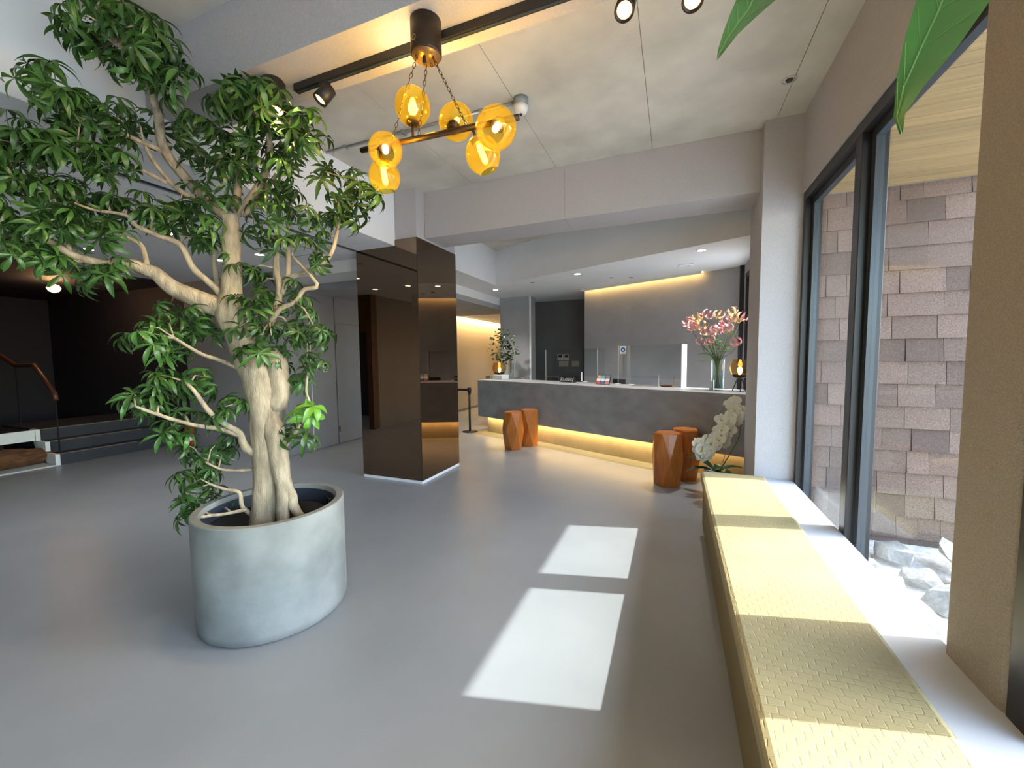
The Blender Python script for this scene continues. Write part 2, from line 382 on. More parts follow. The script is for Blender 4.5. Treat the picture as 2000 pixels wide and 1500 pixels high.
struct('wall_right_near', MB().box(XR, 1.16, -4.6, -2.8, .40, 2.85), stucco_m)
window(3, 5.9, 6.95, [], .43, 2.72)
struct('trim_4', MB().box(.90, .96, 6.98, 7.02, 0, ZS), frame_m)
# mirror-clad column
mc = struct('mirror_column')
x0, x1, y0, y1, zb = -3.70, -2.80, 4.035, 4.935, .035
part('mirror_panel', MB().box(x0, -3.112, y0, y0+.012, zb, ZS).box(-3.112, x1, y0, y0+.012, zb, 2.93), mirror_m, mc)
part('mirror_panel', MB().box(x1-.012, x1, y0+.012, y1, zb, 2.93), mirror_m, mc)
part('mirror_panel', MB().box(x0, x0+.012, y0+.012, y1, zb, ZS), mirror_m, mc)
part('mirror_panel', MB().box(x0+.012, x1-.012, y1-.012, y1, zb, ZS), mirror_m, mc)
part('corner_edge', MB().box(x1-.004, x1+.0015, y0-.0015, y0+.004, zb, 2.93), bronze_m, mc)
part('core', MB().box(x0+.014, x1-.014, y0+.014, y1-.014, 0, ZS-.01), black_m, mc)
part('baseboard', MB().box(x0+.002, x1-.002, y0+.002, y1-.002, 0, zb), base_m, mc)
# reception walls behind the counter
def slab(p, q, th, z0, z1):     # vertical slab with its visible face on p-q, thickness away from the camera
    d = (Vector(q)-Vector(p)).normalized(); n_ = Vector((-d.y, d.x))*th
    return MB().prism([tuple(p), tuple(q), (q[0]+n_.x, q[1]+n_.y), (p[0]+n_.x, p[1]+n_.y)], z0, z1)
BW0, BW1 = Vector((-1.71, 8.268)), Vector((.95, 7.065))
struct('wall_reception', slab(BW0, BW1, .25, 0, ZS), greywall_m)
struct('wall_recess', MB().box(-3.3, -.9, 9.55, 9.75, 0, ZS), dkwall_m)
struct('wall_recess_side', MB().box(-1.3, -1.1, 8.25, 9.55, 0, ZS), dkwall_m)
struct('column', MB().box(-3.70, -2.97, 8.52, 8.85, 0, ZS), greywall_m)
struct('wall_corridor_right', MB().box(-3.70, -3.5, 8.85, 14, 0, ZS), cream_m)
struct('trim_5', MB().box(-2.99, -2.955, 8.5, 8.53, 0, ZS), base_m)
# coves: strips behind the ceiling edge
d2 = (BW1-BW0).normalized(); nn = Vector((-d2.y, d2.x))
cv = struct('trim_6'); E2 = 2.35
def strip(o0, o1, z0, z1, L_=E2): return MB().prism([tuple(BW0-nn*o0), tuple(BW0+d2*L_-nn*o0), tuple(BW0+d2*L_-nn*o1), tuple(BW0-nn*o1)], z0, z1)
part('cove_lip', strip(.10, .115, ZS-.035, ZS), white_m, cv); part('light_strip', strip(.05, .08, ZS-.012, ZS-.001), cove_m, cv)
cv2 = struct('trim_7'); part('light_strip', MB().box(-5.53, -5.50, 9.6, 13.9, 2.70, 2.72), cove_m, cv2)
lamp('cove_lamp', 'AREA', (-5.49, 11.6, 2.76), 60, (1, .66, .28), cv2, shape='RECTANGLE', size=.08, size_y=4.2, aim=(0, 0, -1))

# ------------------------------------------------------------------ outside
struct('ground', MB().box(1.16, 40, -40, 40, -.5, -.32).box(-40, 1.16, -40, -4.8, -.5, -.15).box(1.16, 3.0, 1.0, 4.5, -.32, -.161), ground_m)
wo = struct('wall_outside', MB().box(1.102, 3.72, 4.52, 4.68, -.4, 2.95), M('sheathing', (.10, .075, .06), rough=.9))
rnd = random.Random(3)
row = 0; z = -.30
while z < 2.94:
    x = 1.105-rnd.uniform(0, .3)
    while x < 3.70:
        wdt = rnd.choice((.15, .20, .25, .30, .37)); a, b = max(x, 1.105), min(x+wdt, 3.715)
        if b-a > .03:
            t = rnd.choice((.010, .010, .018)); zt = min(z+.205, 2.948)
            part('shingle', MB().hexa([(a+.002, 4.52-.012-t, z), (b-.002, 4.52-.012-t, z), (b-.002, 4.52, z), (a+.002, 4.52, z),
                                       (a+.002, 4.52-.004, zt), (b-.002, 4.52-.004, zt), (b-.002, 4.52, zt), (a+.002, 4.52, zt)]), shingle_m, wo)
        x += wdt
    z += .195; row += 1
ev = struct('eave', MB().box(1.16, 2.37, -4.6, 8.5, 2.975, 3.25), frame_m)
y = -.2
while y < 4.5:
    part('plank', MB().box(1.165, 2.365, y, min(y+.116, 4.505), 2.95, 2.975), plank_m, ev); y += .12
part('eave_fascia', MB().box(2.365, 2.385, -4.6, 8.5, 2.95, 3.26), frame_m, ev)

# ================================================================== COUNTER
ZT = 1.065
CA, CB = atZ(933, 742, ZT).xy, atZ(1440, 770, ZT).xy
cu = (CB-CA).normalized(); cn = Vector((-cu.y, cu.x))       # along, and away from the camera
def cpt(t, off): return CA+cu*t+cn*off
TE = (.93-CA.x)/cu.x
def cpoly(t0, o0, o1):
    f = lambda o: (.93-(CA+cn*o).x)/cu.x
    return [tuple(cpt(t0, o0)), tuple(cpt(f(o0), o0)), tuple(cpt(f(o1), o1)), tuple(cpt(t0, o1))]
ctr = thing('reception_counter', (*cpt(2.2, .3), 0), 'long grey plaster reception counter floating over a warm lit plinth', 'counter')
part('front', MB().prism(cpoly(0, 0, .06), .33, ZT-.03), counter_m, ctr)
part('end_panel', MB().prism([tuple(cpt(0, .06)), tuple(cpt(.06, .06)), tuple(cpt(.06, .7)), tuple(cpt(0, .7))], .33, ZT-.03), counter_m, ctr)
part('underside', MB().prism(cpoly(.06, .06, .7), .33, .37), counter_m, ctr)
part('worktop', MB().prism(cpoly(0, 0, .7), ZT-.03, ZT), ctop_m, ctr)
part('plinth', MB().prism(cpoly(.1, .17, .6), 0, .33), kick_m, ctr)
part('light_strip', MB().prism(cpoly(.12, .085, .10), .318, .33), cove_m, ctr)
mid = cpt(2.2, .11)
ua = lamp('counter_glow', 'AREA', (*mid, .315), 10, (1, .66, .24), ctr, shape='RECTANGLE', size=4.2, size_y=.05)
ua.rotation_euler = (0, 0, math.atan2(cu.y, cu.x))

# ================================================================== BENCH
bn = thing('window_bench', (.5, 1.0, 0), 'long upholstered bench in olive yellow quilted cloth under the windows', 'bench')
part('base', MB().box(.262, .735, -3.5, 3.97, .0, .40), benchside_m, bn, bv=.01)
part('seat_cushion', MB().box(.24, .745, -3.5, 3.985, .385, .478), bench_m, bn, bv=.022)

# ================================================================== PLANTER AND TREE
PC = Vector((-2.283, 1.70, 0)); PR, PH = .405, .652
pl = thing('tree_planter', PC, 'round pale concrete planter holding the umbrella tree', 'planter')
part('shell', MB().lathe([(.02, .004), (PR-.018, 0), (PR-.004, .012), (PR, .05), (PR, PH-.005)], PC, 64, cap=False).lathe([(PR, PH-.005), (PR-.005, PH)], PC, 64, cap=False)
     .lathe([(PR-.005, PH), (PR-.042, PH)], PC, 64, cap=False).lathe([(PR-.042, PH), (PR-.048, PH-.006), (PR-.055, .1)], PC, 64, cap=False), planter_m, pl, True)
part('liner', MB().lathe([(PR-.052, PH-.03), (PR-.056, PH-.10), (PR-.06, .40)], PC, 48, cap=False), liner_m, pl, True)
part('soil', MB().lathe([(PR-.06, .42), (.2, .47), (.02, .475)], PC, 32), soil_m, pl, True)
ip = part('inner_pot', MB().lathe([(.30, .42), (.315, .53), (.325, .535), (.325, .545), (.305, .545), (.29, .43)], PC+Vector((-.03, 0, 0)), 36), black_m, pl, True)
part('pot_handle', MB().tube([PC+Vector((.20, .26, .54)), PC+Vector((.20, .26, .60)), PC+Vector((.14, .29, .60)), PC+Vector((.14, .29, .54))], .006, 6), black_m, pl)
for o in list(pl.children):
    if o.name.startswith('shell'): o.data.polygons.foreach_set('use_smooth', [True]*len(o.data.polygons))

tree = thing('umbrella_tree', PC+Vector((-.02, .02, .46)), 'tall umbrella tree with pale forked trunk and glossy palmate leaves in concrete planter', 'tree')
D0 = (PC-CAM).dot(FWD)+.02
def dep(x, y): return D0 - .00125*max(0, 430-x) - .00135*max(0, 340-y)
def tp(x, y, dd=0): return atD(x, y, dep(x, y)+dd)
def smooth_poly(p, r, k=4):       # Catmull-Rom through the points
    P, Rr = [], []
    n_ = len(p)
    for i in range(n_-1):
        a, b, c, d = p[max(i-1, 0)], p[i], p[i+1], p[min(i+2, n_-1)]
        for j in range(k):
            t = j/k
            P.append(.5*((2*b)+(c-a)*t+(2*a-5*b+4*c-d)*t*t+(3*b-a-3*c+d)*t**3)); Rr.append(r[i]+(r[i+1]-r[i])*t)
    P.append(p[-1]); Rr.append(r[-1]); return P, Rr
def knobby(mb, i0, amt, sc):
    for i in range(i0, len(mb.v)):
        v = Vector(mb.v[i]); mb.v[i] = tuple(v+noise.noise_vector(v*sc)*amt+noise.noise_vector(v*sc*3.1)*amt*.4)
SK = []           # skeleton points for twigs: (point, radius, branch builder)
def limb(px, name='branch', n=9, amt=.004, mat=bark_m, dd=0.0):
    p = [tp(x, y, (q[0] if q else dd)) for x, y, r, *q in px]
    r = [rr/FPX*dep(x, y) for x, y, rr, *q in px]
    P, Rr = smooth_poly(p, r); mb = MB().tube(P, Rr, n); knobby(mb, 0, amt, 9)
    for a, b in zip(P, Rr): SK.append((a, b, mb))
    return (name, mb, mat)
LIMBS = []
tr = limb([(518, 1032, 27), (520, 1000, 25), (522, 917, 25), (520, 835, 27), (513, 753, 33), (498, 715, 30), (472, 660, 25), (452, 612, 27), (452, 560, 18), (452, 500, 15), (450, 440, 13), (450, 424, 13)], 'trunk', 16, .014)
mbt = tr[1]
for px in ([(592, 1022, 8, -.03), (577, 995, 9, -.03), (566, 965, 11, -.03), (555, 940, 14, -.03), (545, 895, 17, -.03), (534, 835, 17, -.03), (524, 790, 14, -.02)],
           [(553, 1024, 11, -.05), (553, 985, 12, -.05), (553, 945, 13, -.04), (548, 915, 13, -.03)],
           [(540, 800, 18), (545, 750, 20), (538, 705, 20), (530, 686, 19)]):
    p = [tp(x, y, q[0] if q else 0) for x, y, r, *q in px]; r = [rr/FPX*D0 for x, y, rr, *q in px]
    P, Rr = smooth_poly(p, r); k0 = len(mbt.v); mbt.tube(P, Rr, 12); knobby(mbt, k0, .009, 11)
LIMBS.append(tr)
BR = [
 [(447, 428, 11), (413, 399, 10), (371, 357, 9.5), (336, 315, 9), (315, 273, 8.5), (308, 224, 7.5), (290, 168, 6.5), (266, 112, 5.5), (224, 84, 4)],
 [(402, 399, 6), (350, 371, 5), (315, 336, 4), (290, 298, 3.5), (280, 277, 3)],
 [(325, 357, 4), (259, 325, 3), (217, 315, 2.5)],
 [(318, 294, 5), (273, 276, 4.5), (224, 252, 4.5), (182, 241, 4), (150, 224, 3), (100, 190, 2)],
 [(456, 410, 8), (465, 371, 7), (465, 343, 7), (483, 325, 6.5), (488, 308, 5.5), (492, 265, 4), (480, 210, 3)],
 [(462, 340, 5), (420, 315, 4), (385, 294, 3.5), (365, 250, 2.5)],
 [(462, 418, 9), (497, 378, 7.5), (518, 336, 7), (527, 297, 6), (523, 245, 4.5), (530, 200, 3)],
 [(526, 318, 5), (549, 308, 5), (556, 294, 4.5), (580, 285, 3), (600, 260, 2)],
 [(472, 420, 6), (504, 395, 5), (521, 367, 4.5), (540, 340, 3)],
 [(448, 606, 22), (420, 598, 21), (391, 587, 19), (337, 562, 15), (305, 535, 12.5), (282, 526, 12), (255, 516, 11), (227, 517, 9), (190, 513, 8), (140, 497, 7.5), (91, 469, 6.5), (35, 451, 5.5), (0, 434, 5), (-60, 405, 3)],
 [(170, 510, 4), (115, 507, 3.5), (70, 500, 3), (20, 490, 2)],
 [(52, 458, 4), (0, 460, 3), (-50, 470, 2)],
 [(288, 523, 5), (277, 481, 4.5), (256, 468, 4), (232, 454, 3), (200, 440, 2)],
 [(440, 585, 8), (416, 558, 6.5), (381, 527, 6), (357, 485, 6), (340, 471, 5.5), (294, 454, 4.5), (263, 440, 4), (245, 420, 3.5), (182, 410, 2.5), (140, 395, 2)],
 [(428, 590, 5, .05), (420, 525, 5, .06), (413, 455, 4, .06), (400, 420, 3, .06)],
 [(140, 500, 4), (130, 465, 3.5), (119, 427, 3), (105, 395, 2)],
 [(110, 400, 3), (87, 350, 3), (52, 315, 2.5), (30, 280, 2)],
 [(523, 640, 8, .02), (540, 600, 7, .04), (546, 565, 6, .05), (540, 524, 6, .05), (542, 471, 5, .05), (542, 420, 3.5, .05)],
 [(550, 575, 5, .05), (563, 535, 5, .05), (562, 486, 4, .05), (563, 437, 3, .05), (570, 405, 2, .05)],
 [(555, 545, 5, .05), (601, 530, 4.5, .03), (635, 511, 4, .02), (650, 486, 4, .02), (660, 446, 3.5, .02), (668, 425, 3, .02), (690, 400, 2.5, .02), (703, 370, 2, .02)],
 [(526, 630, 5, -.02), (548, 604, 5, -.03), (576, 589, 4, -.04), (594, 567, 4, -.04), (619, 555, 4, -.04), (570, 500, 2, -.05)],
 [(535, 900, 6, .02), (557, 870, 5.5, .02), (573, 848, 5, .02), (590, 820, 3, 0)],
 [(600, 735, 2.5), (598, 765, 2.5), (606, 790, 2.5), (604, 803, 2)],
 [(510, 890, 9, -.03), (479, 873, 8, -.06), (468, 846, 6, -.08), (440, 830, 5, -.1), (408, 802, 4.5, -.12), (380, 764, 3.5, -.14), (360, 745, 2.5, -.14)],
 [(468, 850, 5, -.08), (430, 838, 4.5, -.1), (380, 830, 4, -.12), (337, 819, 3.5, -.14), (298, 806, 3, -.15), (265, 795, 2, -.15)],
 [(490, 730, 5, -.02), (430, 704, 4, -.06), (386, 688, 3.5, -.09), (340, 660, 2.5, -.12)],
 [(500, 915, 4, -.02), (470, 919, 3, -.05), (435, 917, 2.5, -.06), (405, 905, 2, -.08)],
 [(502, 1010, 5, -.02), (473, 990, 4, -.05), (468, 962, 3.5, -.07), (440, 955, 3, -.09), (410, 945, 2, -.1)],
 [(480, 995, 4, -.05), (440, 1003, 3, -.12), (391, 1010, 3, -.18)],
]
for b in BR: LIMBS.append(limb(b, n=8))
# leaf clusters, traced: x, y, spread, number of leaves, shift in depth
CL = '''170 30 45 5;150 60 35 3;215 60 50 6;260 50 45 5;300 55 40 4;195 105 40 4;330 95 38 4;250 115 35 3;305 130 35 3;350 150 32 3;235 20 40 4;290 100 40 4;180 70 40 4;
70 160 35 3;105 185 38 4;150 200 38 4;190 220 40 5;235 225 38 4;270 240 36 4;125 235 35 3;95 145 28 2;215 270 34 3;
20 255 42 4;60 265 38 4;105 285 40 5;150 300 40 4;195 300 38 4;235 310 36 3;45 310 40 4;170 330 36 3;10 320 38 3;130 265 35 3;
-15 340 42 3;30 370 42 5;75 375 42 5;120 375 42 5;165 390 42 5;210 395 40 5;250 415 40 5;290 400 36 3;0 415 42 4;50 435 38 4;100 430 40 5;150 445 38 4;195 450 36 3;235 460 34 3;
350 200 34 3;370 235 38 4;400 255 38 4;345 255 32 3;425 290 38 4;380 320 36 4;430 345 38 4;395 375 38 4;365 425 36 4;400 455 38 4;425 490 34 3;375 465 34 3;350 395 32 3;440 390 32 3;300 430 34 3;
455 150 34 3;485 165 40 4;520 165 36 4;470 205 40 4;510 215 42 5;550 215 40 4;590 235 38 4;560 260 40 5;520 270 38 4;470 255 38 4;605 275 34 4;455 300 34 3;590 310 36 3;545 325 34 3;480 315 34 3;440 200 32 3;
505 350 34 3;545 360 34 3;530 400 36 4;570 395 34 3;500 435 34 3;555 435 34 3;590 420 30 3;580 475 30 2;520 470 32 3;
635 335 26 2;680 365 30 3;655 395 30 3;700 395 28 3;716 372 22 2;640 465 24 2;628 505 22 2;672 430 26 2;690 340 22 1;640 430 26 2;
505 560 34 3;540 600 38 4;490 620 34 3;570 640 38 4;600 670 34 3;530 655 38 4;590 600 34 3;610 705 30 3;590 745 28 3;450 650 30 3;545 700 34 3;505 680 32 3;570 560 32 2;615 640 28 2;465 600 28 2;480 530 32 3;
280 640 34 3;325 630 38 4;370 640 36 4;300 680 34 3;350 680 36 3;395 620 32 3;265 665 30 2;335 590 30 2;
295 745 36 4;260 775 32 3;340 755 38 4;380 770 34 3;310 795 36 4;355 815 36 4;275 810 30 3;395 735 32 3;440 815 28 3;455 790 24 2;330 845 30 3;
385 880 32 3;355 865 26 2;420 870 28 2;400 920 32 4;375 945 34 4;415 975 32 3;350 985 26 3;430 1000 26 3;375 1005 26 2;440 880 28 2;
570 850 26 2;600 860 20 1;
25 485 30 3;75 490 28 3;125 520 28 3;165 530 30 3;205 535 28 2;240 520 24 2;100 470 30 3;40 460 30 3;
-40 290 40 3;-45 400 40 3;-50 450 40 3'''
def leaf_mesh(name, nl, ln, wd, droop, mat, pet, seed):
    r_ = random.Random(seed); mb = MB()
    mb.tube([(0, 0, -pet), (.004, .003, -pet*.5), (0, 0, 0)], [.0022, .002, .002], 4, cap=False)
    for k in range(nl):
        a = 2*PI*k/nl+r_.uniform(-.12, .12); L_ = ln*r_.uniform(.75, 1.08); W = wd*r_.uniform(.85, 1.1)
        el = r_.uniform(-.1, .35); dr_ = droop*r_.uniform(.7, 1.25); tw = r_.uniform(-.35, .35)
        ca, sa = math.cos(a), math.sin(a); r0, z0 = 0.0, 0.0; rows = []; N = 6
        for i in range(N+1):
            s_ = i/N; ang = el-dr_*s_
            if i: r0 += L_/N*math.cos(ang); z0 += L_/N*math.sin(ang)
            wd_ = W*(.10 if i == 0 else (math.sin(PI*min(1, s_**1.05*.97+.02))**1.15 if i < N else .02))
            lift = wd_*.28
            for q in (-1, 0, 1):
                px_, py_ = r0, q*wd_*.5
                rows.append((px_*ca-py_*sa, px_*sa+py_*ca, z0+abs(q)*lift+q*tw*wd_*.5))
        fs = []
        for i in range(N):
            for q in (0, 1): fs.append((i*3+q, i*3+q+1, (i+1)*3+q+1, (i+1)*3+q))
        mb.add(rows, fs)
    me = mb.mesh(name, mat, smooth=True); return mb, me
LV = [leaf_mesh('leaf', r_n, .135, .027, dr_, leaf_m, .085, i) for i, (r_n, dr_) in enumerate(((8, 1.5), (7, 1.2), (9, 1.7), (8, 1.0), (7, 1.9), (6, 1.4)))]
LY = [leaf_mesh('leaf', 7, .125, .042, 1.1, leafy_m, .06, 40+i) for i in range(2)]
def place(inst, mb, Mx):
    k = len(inst.v)
    inst.v += [tuple(Mx @ Vector(v)) for v in mb.v]; inst.f += [tuple(i+k for i in f) for f in mb.f]
rg = random.Random(11); leaves = []
def blocked(p):      # stay clear of soffit, beam, ceiling and canopy
    x, y_, z_ = p
    return (x < -2.98 and z_ > 2.70) or (1.50 < y_ < 2.03 and z_ > 2.98) or z_ > 3.40
def put_leaf(c, hub, sc, var, young=False):
    ax = (hub-c).normalized()*.75+Vector((rg.uniform(-.35, .35), rg.uniform(-.35, .35), .75)); ax.normalize()
    q = Vector((0, 0, 1)).rotation_difference(ax).to_matrix().to_4x4()
    leaves.append((Matrix.Translation(hub) @ q @ Matrix.Rotation(rg.uniform(0, 2*PI), 4, 'Z') @ Matrix.Scale(sc, 4), var, young, sc/((hub-CAM).dot(FWD)), hub))
for ent in CL.replace('\n', '').split(';'):
    x, y_, rad, cnt = [int(t) for t in ent.split()]
    cc = tp(x, y_, rg.uniform(-.12, .10))
    for _ in range(12):
        if not blocked(cc): break
        cc = cc+(CAM-cc)*.04
    # twig from the nearest limb
    near = min(SK, key=lambda s: (s[0]-cc).length+(.25 if s[2] is mbt else 0))
    a0 = near[0]; mdl = a0.lerp(cc, .5)+Vector((0, 0, .03))
    tr_ = min(near[1]*.7, .007)
    near[2].tube([a0, mdl, cc], [tr_, tr_*.75, .003], 6)
    R_ = rad/FPX*dep(x, y_)
    for i in range(cnt+1):
        for _ in range(20):
            d_ = Vector((rg.gauss(0, 1), rg.gauss(0, 1), rg.gauss(.15, .8))).normalized()*R_*rg.uniform(.45, 1.05)
            if not blocked(cc+d_): break
        put_leaf(cc, cc+d_, rg.uniform(.72, 1.08), rg.randrange(len(LV)))
for x, y_ in ((585, 800), (612, 795), (606, 812)):
    cc = tp(604, 800, -.04); put_leaf(cc, tp(x, y_, -.07), 1.05, rg.randrange(2), True)
for x, y_ in ((598, 225), (620, 240), (722, 372)):
    cc = tp(x, y_, 0); put_leaf(cc, cc+Vector((.02, -.02, .02)), .9, rg.randrange(2), True)
for name, mb, mat in LIMBS: part(name, mb, mat, tree, True)
leaves.sort(key=lambda t: -t[3]); off = wl(tree); rest = MB()
for i, (Mx, var, young, _, hub) in enumerate(leaves):
    mb, me = (LY if young else LV)[var]
    if i < 300 or young:
        o = link('leaf', me, tree); M2 = Mx.copy(); M2.translation = Mx.translation-off; o.matrix_local = M2
    else: place(rest, mb, Mx)
if rest.v: tag(part('foliage', rest, leaf_m, tree, True), kind='stuff')

# ================================================================== CHANDELIER, TRACK, SPOTS
ch = thing('globe_chandelier', (-1.1, 1.70, 3.10), 'bar chandelier with six amber glass globes hung on chains', 'chandelier')
cx, cyy = -1.105, 1.71
part('canopy', MB().lathe([(.068, 2.945), (.072, 2.95), (.072, 3.098), (.068, 3.10)], (cx, cyy, 0), 32), bronze_m, ch, True)
part('canopy_base', MB().lathe([(.066, 2.940), (.066, 2.946)], (cx, cyy, 0), 32), M('canopy_brass', (.22, .14, .06), rough=.35, metal=.7), ch, True)
part('canopy_pin', MB().lathe([(.008, 2.905), (.010, 2.91), (.008, 2.942)], (cx-.005, cyy-.01, 0), 10), bronze_m, ch, True)
for (dx, dy) in ((-.035, -.03), (.035, .0), (.0, .04)): part('canopy_hook', MB().ring((cx+dx, cyy+dy, 2.932), .008, .002, (1, 0, 0)), bronze_m, ch)
part('emblem', MB().ring((cx-.022, cyy-.068, 2.99), .012, .0015, (-.3, -1, 0)), brass_m, ch)
zbar = 2.615
bL, bR = atZ(706, 294, zbar), atZ(1013, 229, zbar)
part('bar', MB().tube([bL, bR], .0145, 12), bronze_m, ch, True)
bdir = (bR-bL).normalized(); bl = (bR-bL).length
def chain(a, b, name='chain'):
    a, b = Vector(a), Vector(b); d = b-a; n_ = int(d.length/.021); mb = MB(); dn = d.normalized(); u = dn.orthogonal().normalized(); v_ = dn.cross(u)
    for i in range(n_):
        c = a+d*((i+.5)/n_); s_ = u if i % 2 else v_
        pts = [c+dn*(.0135*math.cos(t))+s_*(.0062*math.sin(t)) for t in [2*PI*k/8 for k in range(9)]]
        mb.tube(pts, .0016, 4, cap=False)
    part(name, mb, bronze_m, ch)
def onbar(t): return bL+bdir*bl*t
chain((cx-.035, cyy-.03, 2.93), onbar(.215)+Vector((0, 0, .014))); chain((cx+.035, cyy, 2.93), onbar(.70)+Vector((0, 0, .014))); chain((cx-.02, cyy+.03, 2.93), onbar(.40)+Vector((0, 0, .014)))
GR = .088
# (bar position, globe pixel centre, depth relative to the bar)
for t, gx, gy, dd, rs in ((.36, 806, 208, .0, 1.0), (.17, 753, 293, -.085, .93), (.13, 751, 345, .02, .9), (.60, 891, 238, .09, 1.0), (.90, 969, 250, -.12, 1.0), (.73, 943, 303, .02, .95)):
    b0 = onbar(t); d0 = (b0-CAM).dot(FWD); g = atD(gx, gy, d0+dd)
    ax = (g-b0).normalized(); r = GR*rs
    part('arm', MB().tube([b0, g-ax*r*.86], .007, 8), bronze_m, ch, True)
    part('socket', MB().lathe([(.012, -.004), (.030, 0), (.031, .026), (.016, .03)], g-ax*r*.99, 16, axis=ax), bronze_m, ch, True)
    prof = [(r*math.sin(a_)*(1 if a_ < 2.0 else 1.0), -r*1.06*math.cos(a_)) for a_ in [.30+(2.62-.30)*i/16 for i in range(17)]]
    gl = part('globe', MB().lathe(prof, g, 28, axis=ax, cap=False), amber_m, ch, True)
    part('bulb', MB().lathe([(.004, -.055), (.012, -.048), (.014, -.02), (.014, .028), (.008, .04), (.001, .042)], g, 12, axis=ax), bulb_m, gl, True)
    lamp('bulb_light', 'POINT', g+ax*.02, 10.0, (1, .72, .34), ch, shadow_soft_size=.02)
TY = 1.80
tk = thing('lighting_track', (-.6, TY, 3.10), 'black ceiling track running along the underside of the near beam', 'track')
part('rail', MB().box(-2.03, .90, TY-.017, TY+.017, 3.062, 3.10), black_m, tk)
part('rail_groove', MB().box(-2.03, .90, TY-.006, TY+.006, 3.058, 3.063), sash_m, tk)
part('end_cap', MB().box(-2.045, -2.03, TY-.018, TY+.018, 3.06, 3.10), black_m, tk)
def spot(name, top, face, aim, label):
    t = thing(name, top, label, 'spotlight', 'track spotlights'); aim = Vector(aim).normalized(); f = Vector(face); top = Vector(top)
    part('adapter', MB().box(top.x-.03, top.x+.03, top.y-.014, top.y+.014, top.z-.022, top.z), black_m, t)
    bk = f-aim*.055
    part('bracket', MB().tube([top-Vector((0, 0, .02)), bk], .008, 8), black_m, t)
    part('head', MB().lathe([(.030, -.10), (.038, -.095), (.040, 0), (.034, 0), (.032, -.012)], f, 24, axis=aim), bronze_m if 'amber' in label else black_m, t, True)
    part('lens', MB().lathe([(.030, -.011), (.002, -.007)], f, 20, axis=aim), spot_m, t)
    lamp('spot_light', 'SPOT', f+aim*.01, 16, (1, .78, .5), t, spot_size=math.radians(70), spot_blend=.6, shadow_soft_size=.03, aim=aim)
spot('track_spotlight', (-1.83, TY, 3.062), atY(624, 196, TY-.02), (-.35, -.45, -.8), 'black track spotlight beside the dark ceiling cylinder at the track end')
spot('track_spotlight', (-.22, TY, 3.062), atY(1219, 22, TY-.03), (-.05, -.55, -.8), 'amber glowing spotlight on the track, the nearer one to the chandelier')
spot('track_spotlight', (.03, TY, 3.062), atY(1353, 2, TY-.03), (-.05, -.5, -.85), 'amber glowing spotlight on the track, the nearer one to the window wall')
c0 = atZ(560, 168, 3.10)
cyl = thing('ceiling_cylinder', (-2.13, 1.72, 3.10), 'black surface mounted ceiling cylinder behind the tree crown', 'downlight')
part('body', MB().lathe([(.060, 2.94), (.064, 2.945), (.064, 3.085), (.055, 3.10)], (-2.13, 1.72, 0), 28), black_m, cyl, True)
part('lens', MB().lathe([(.045, 2.936), (.045, 2.941)], (-2.13, 1.72, 0), 20), spot_m, cyl)
lamp('cylinder_light', 'SPOT', (-2.13, 1.72, 2.93), 24, (1, .72, .22), cyl, spot_size=math.radians(75), spot_blend=.6, shadow_soft_size=.04, aim=(0, 0, -1))
sd = thing('smoke_detector', (-1.115, 3.01, ZC), 'white smoke detector on a grey box under the concrete ceiling', 'smoke detector')
part('back_box', MB().lathe([(.055, ZC-.055), (.055, ZC)], (-1.115, 3.01, 0), 24), M('grey_box', (.20, .24, .26), rough=.5), sd, True)
part('head', MB().lathe([(.018, ZC-.115), (.042, ZC-.108), (.052, ZC-.085), (.056, ZC-.056)], (-1.115, 3.01, 0), 24), plastic_m, sd, True)
part('sensor', MB().lathe([(.010, ZC-.124), (.013, ZC-.115)], (-1.115, 3.01, 0), 12), black_m, sd)
cn_ = thing('ceiling_conduit', (-2.1, 3.03, ZC), 'thin galvanised conduit along the concrete ceiling to the smoke detector', 'conduit')
part('pipe', MB().tube([(-3.09, 3.03, ZC-.014), (-1.17, 3.02, ZC-.014)], .012, 8), steel_m, cn_, True)
for x in (-2.85, -2.2, -1.45): part('clip', MB().box(x-.012, x+.012, 3.0, 3.055, ZC-.032, ZC), steel_m, cn_)
co2 = thing('ceiling_conduit', (-2.6, 1.86, 3.10), 'short grey conduit under the near beam behind the tree crown', 'conduit')
part('pipe', MB().tube([(-3.08, 1.88, 3.088), (-2.2, 1.86, 3.088)], .010, 8), steel_m, co2, True)
ob = thing('ceiling_outlet', (.735, 3.56, ZC), 'grey blank outlet ring in the concrete ceiling near the window wall', 'outlet')
part('ring', MB().ring((.735, 3.56, ZC-.004), .045, .006, n=24), concrete_m, ob); part('knot', MB().lathe([(.018, ZC-.012), (.024, ZC)], (.735, 3.56, 0), 12), sash_m, ob)

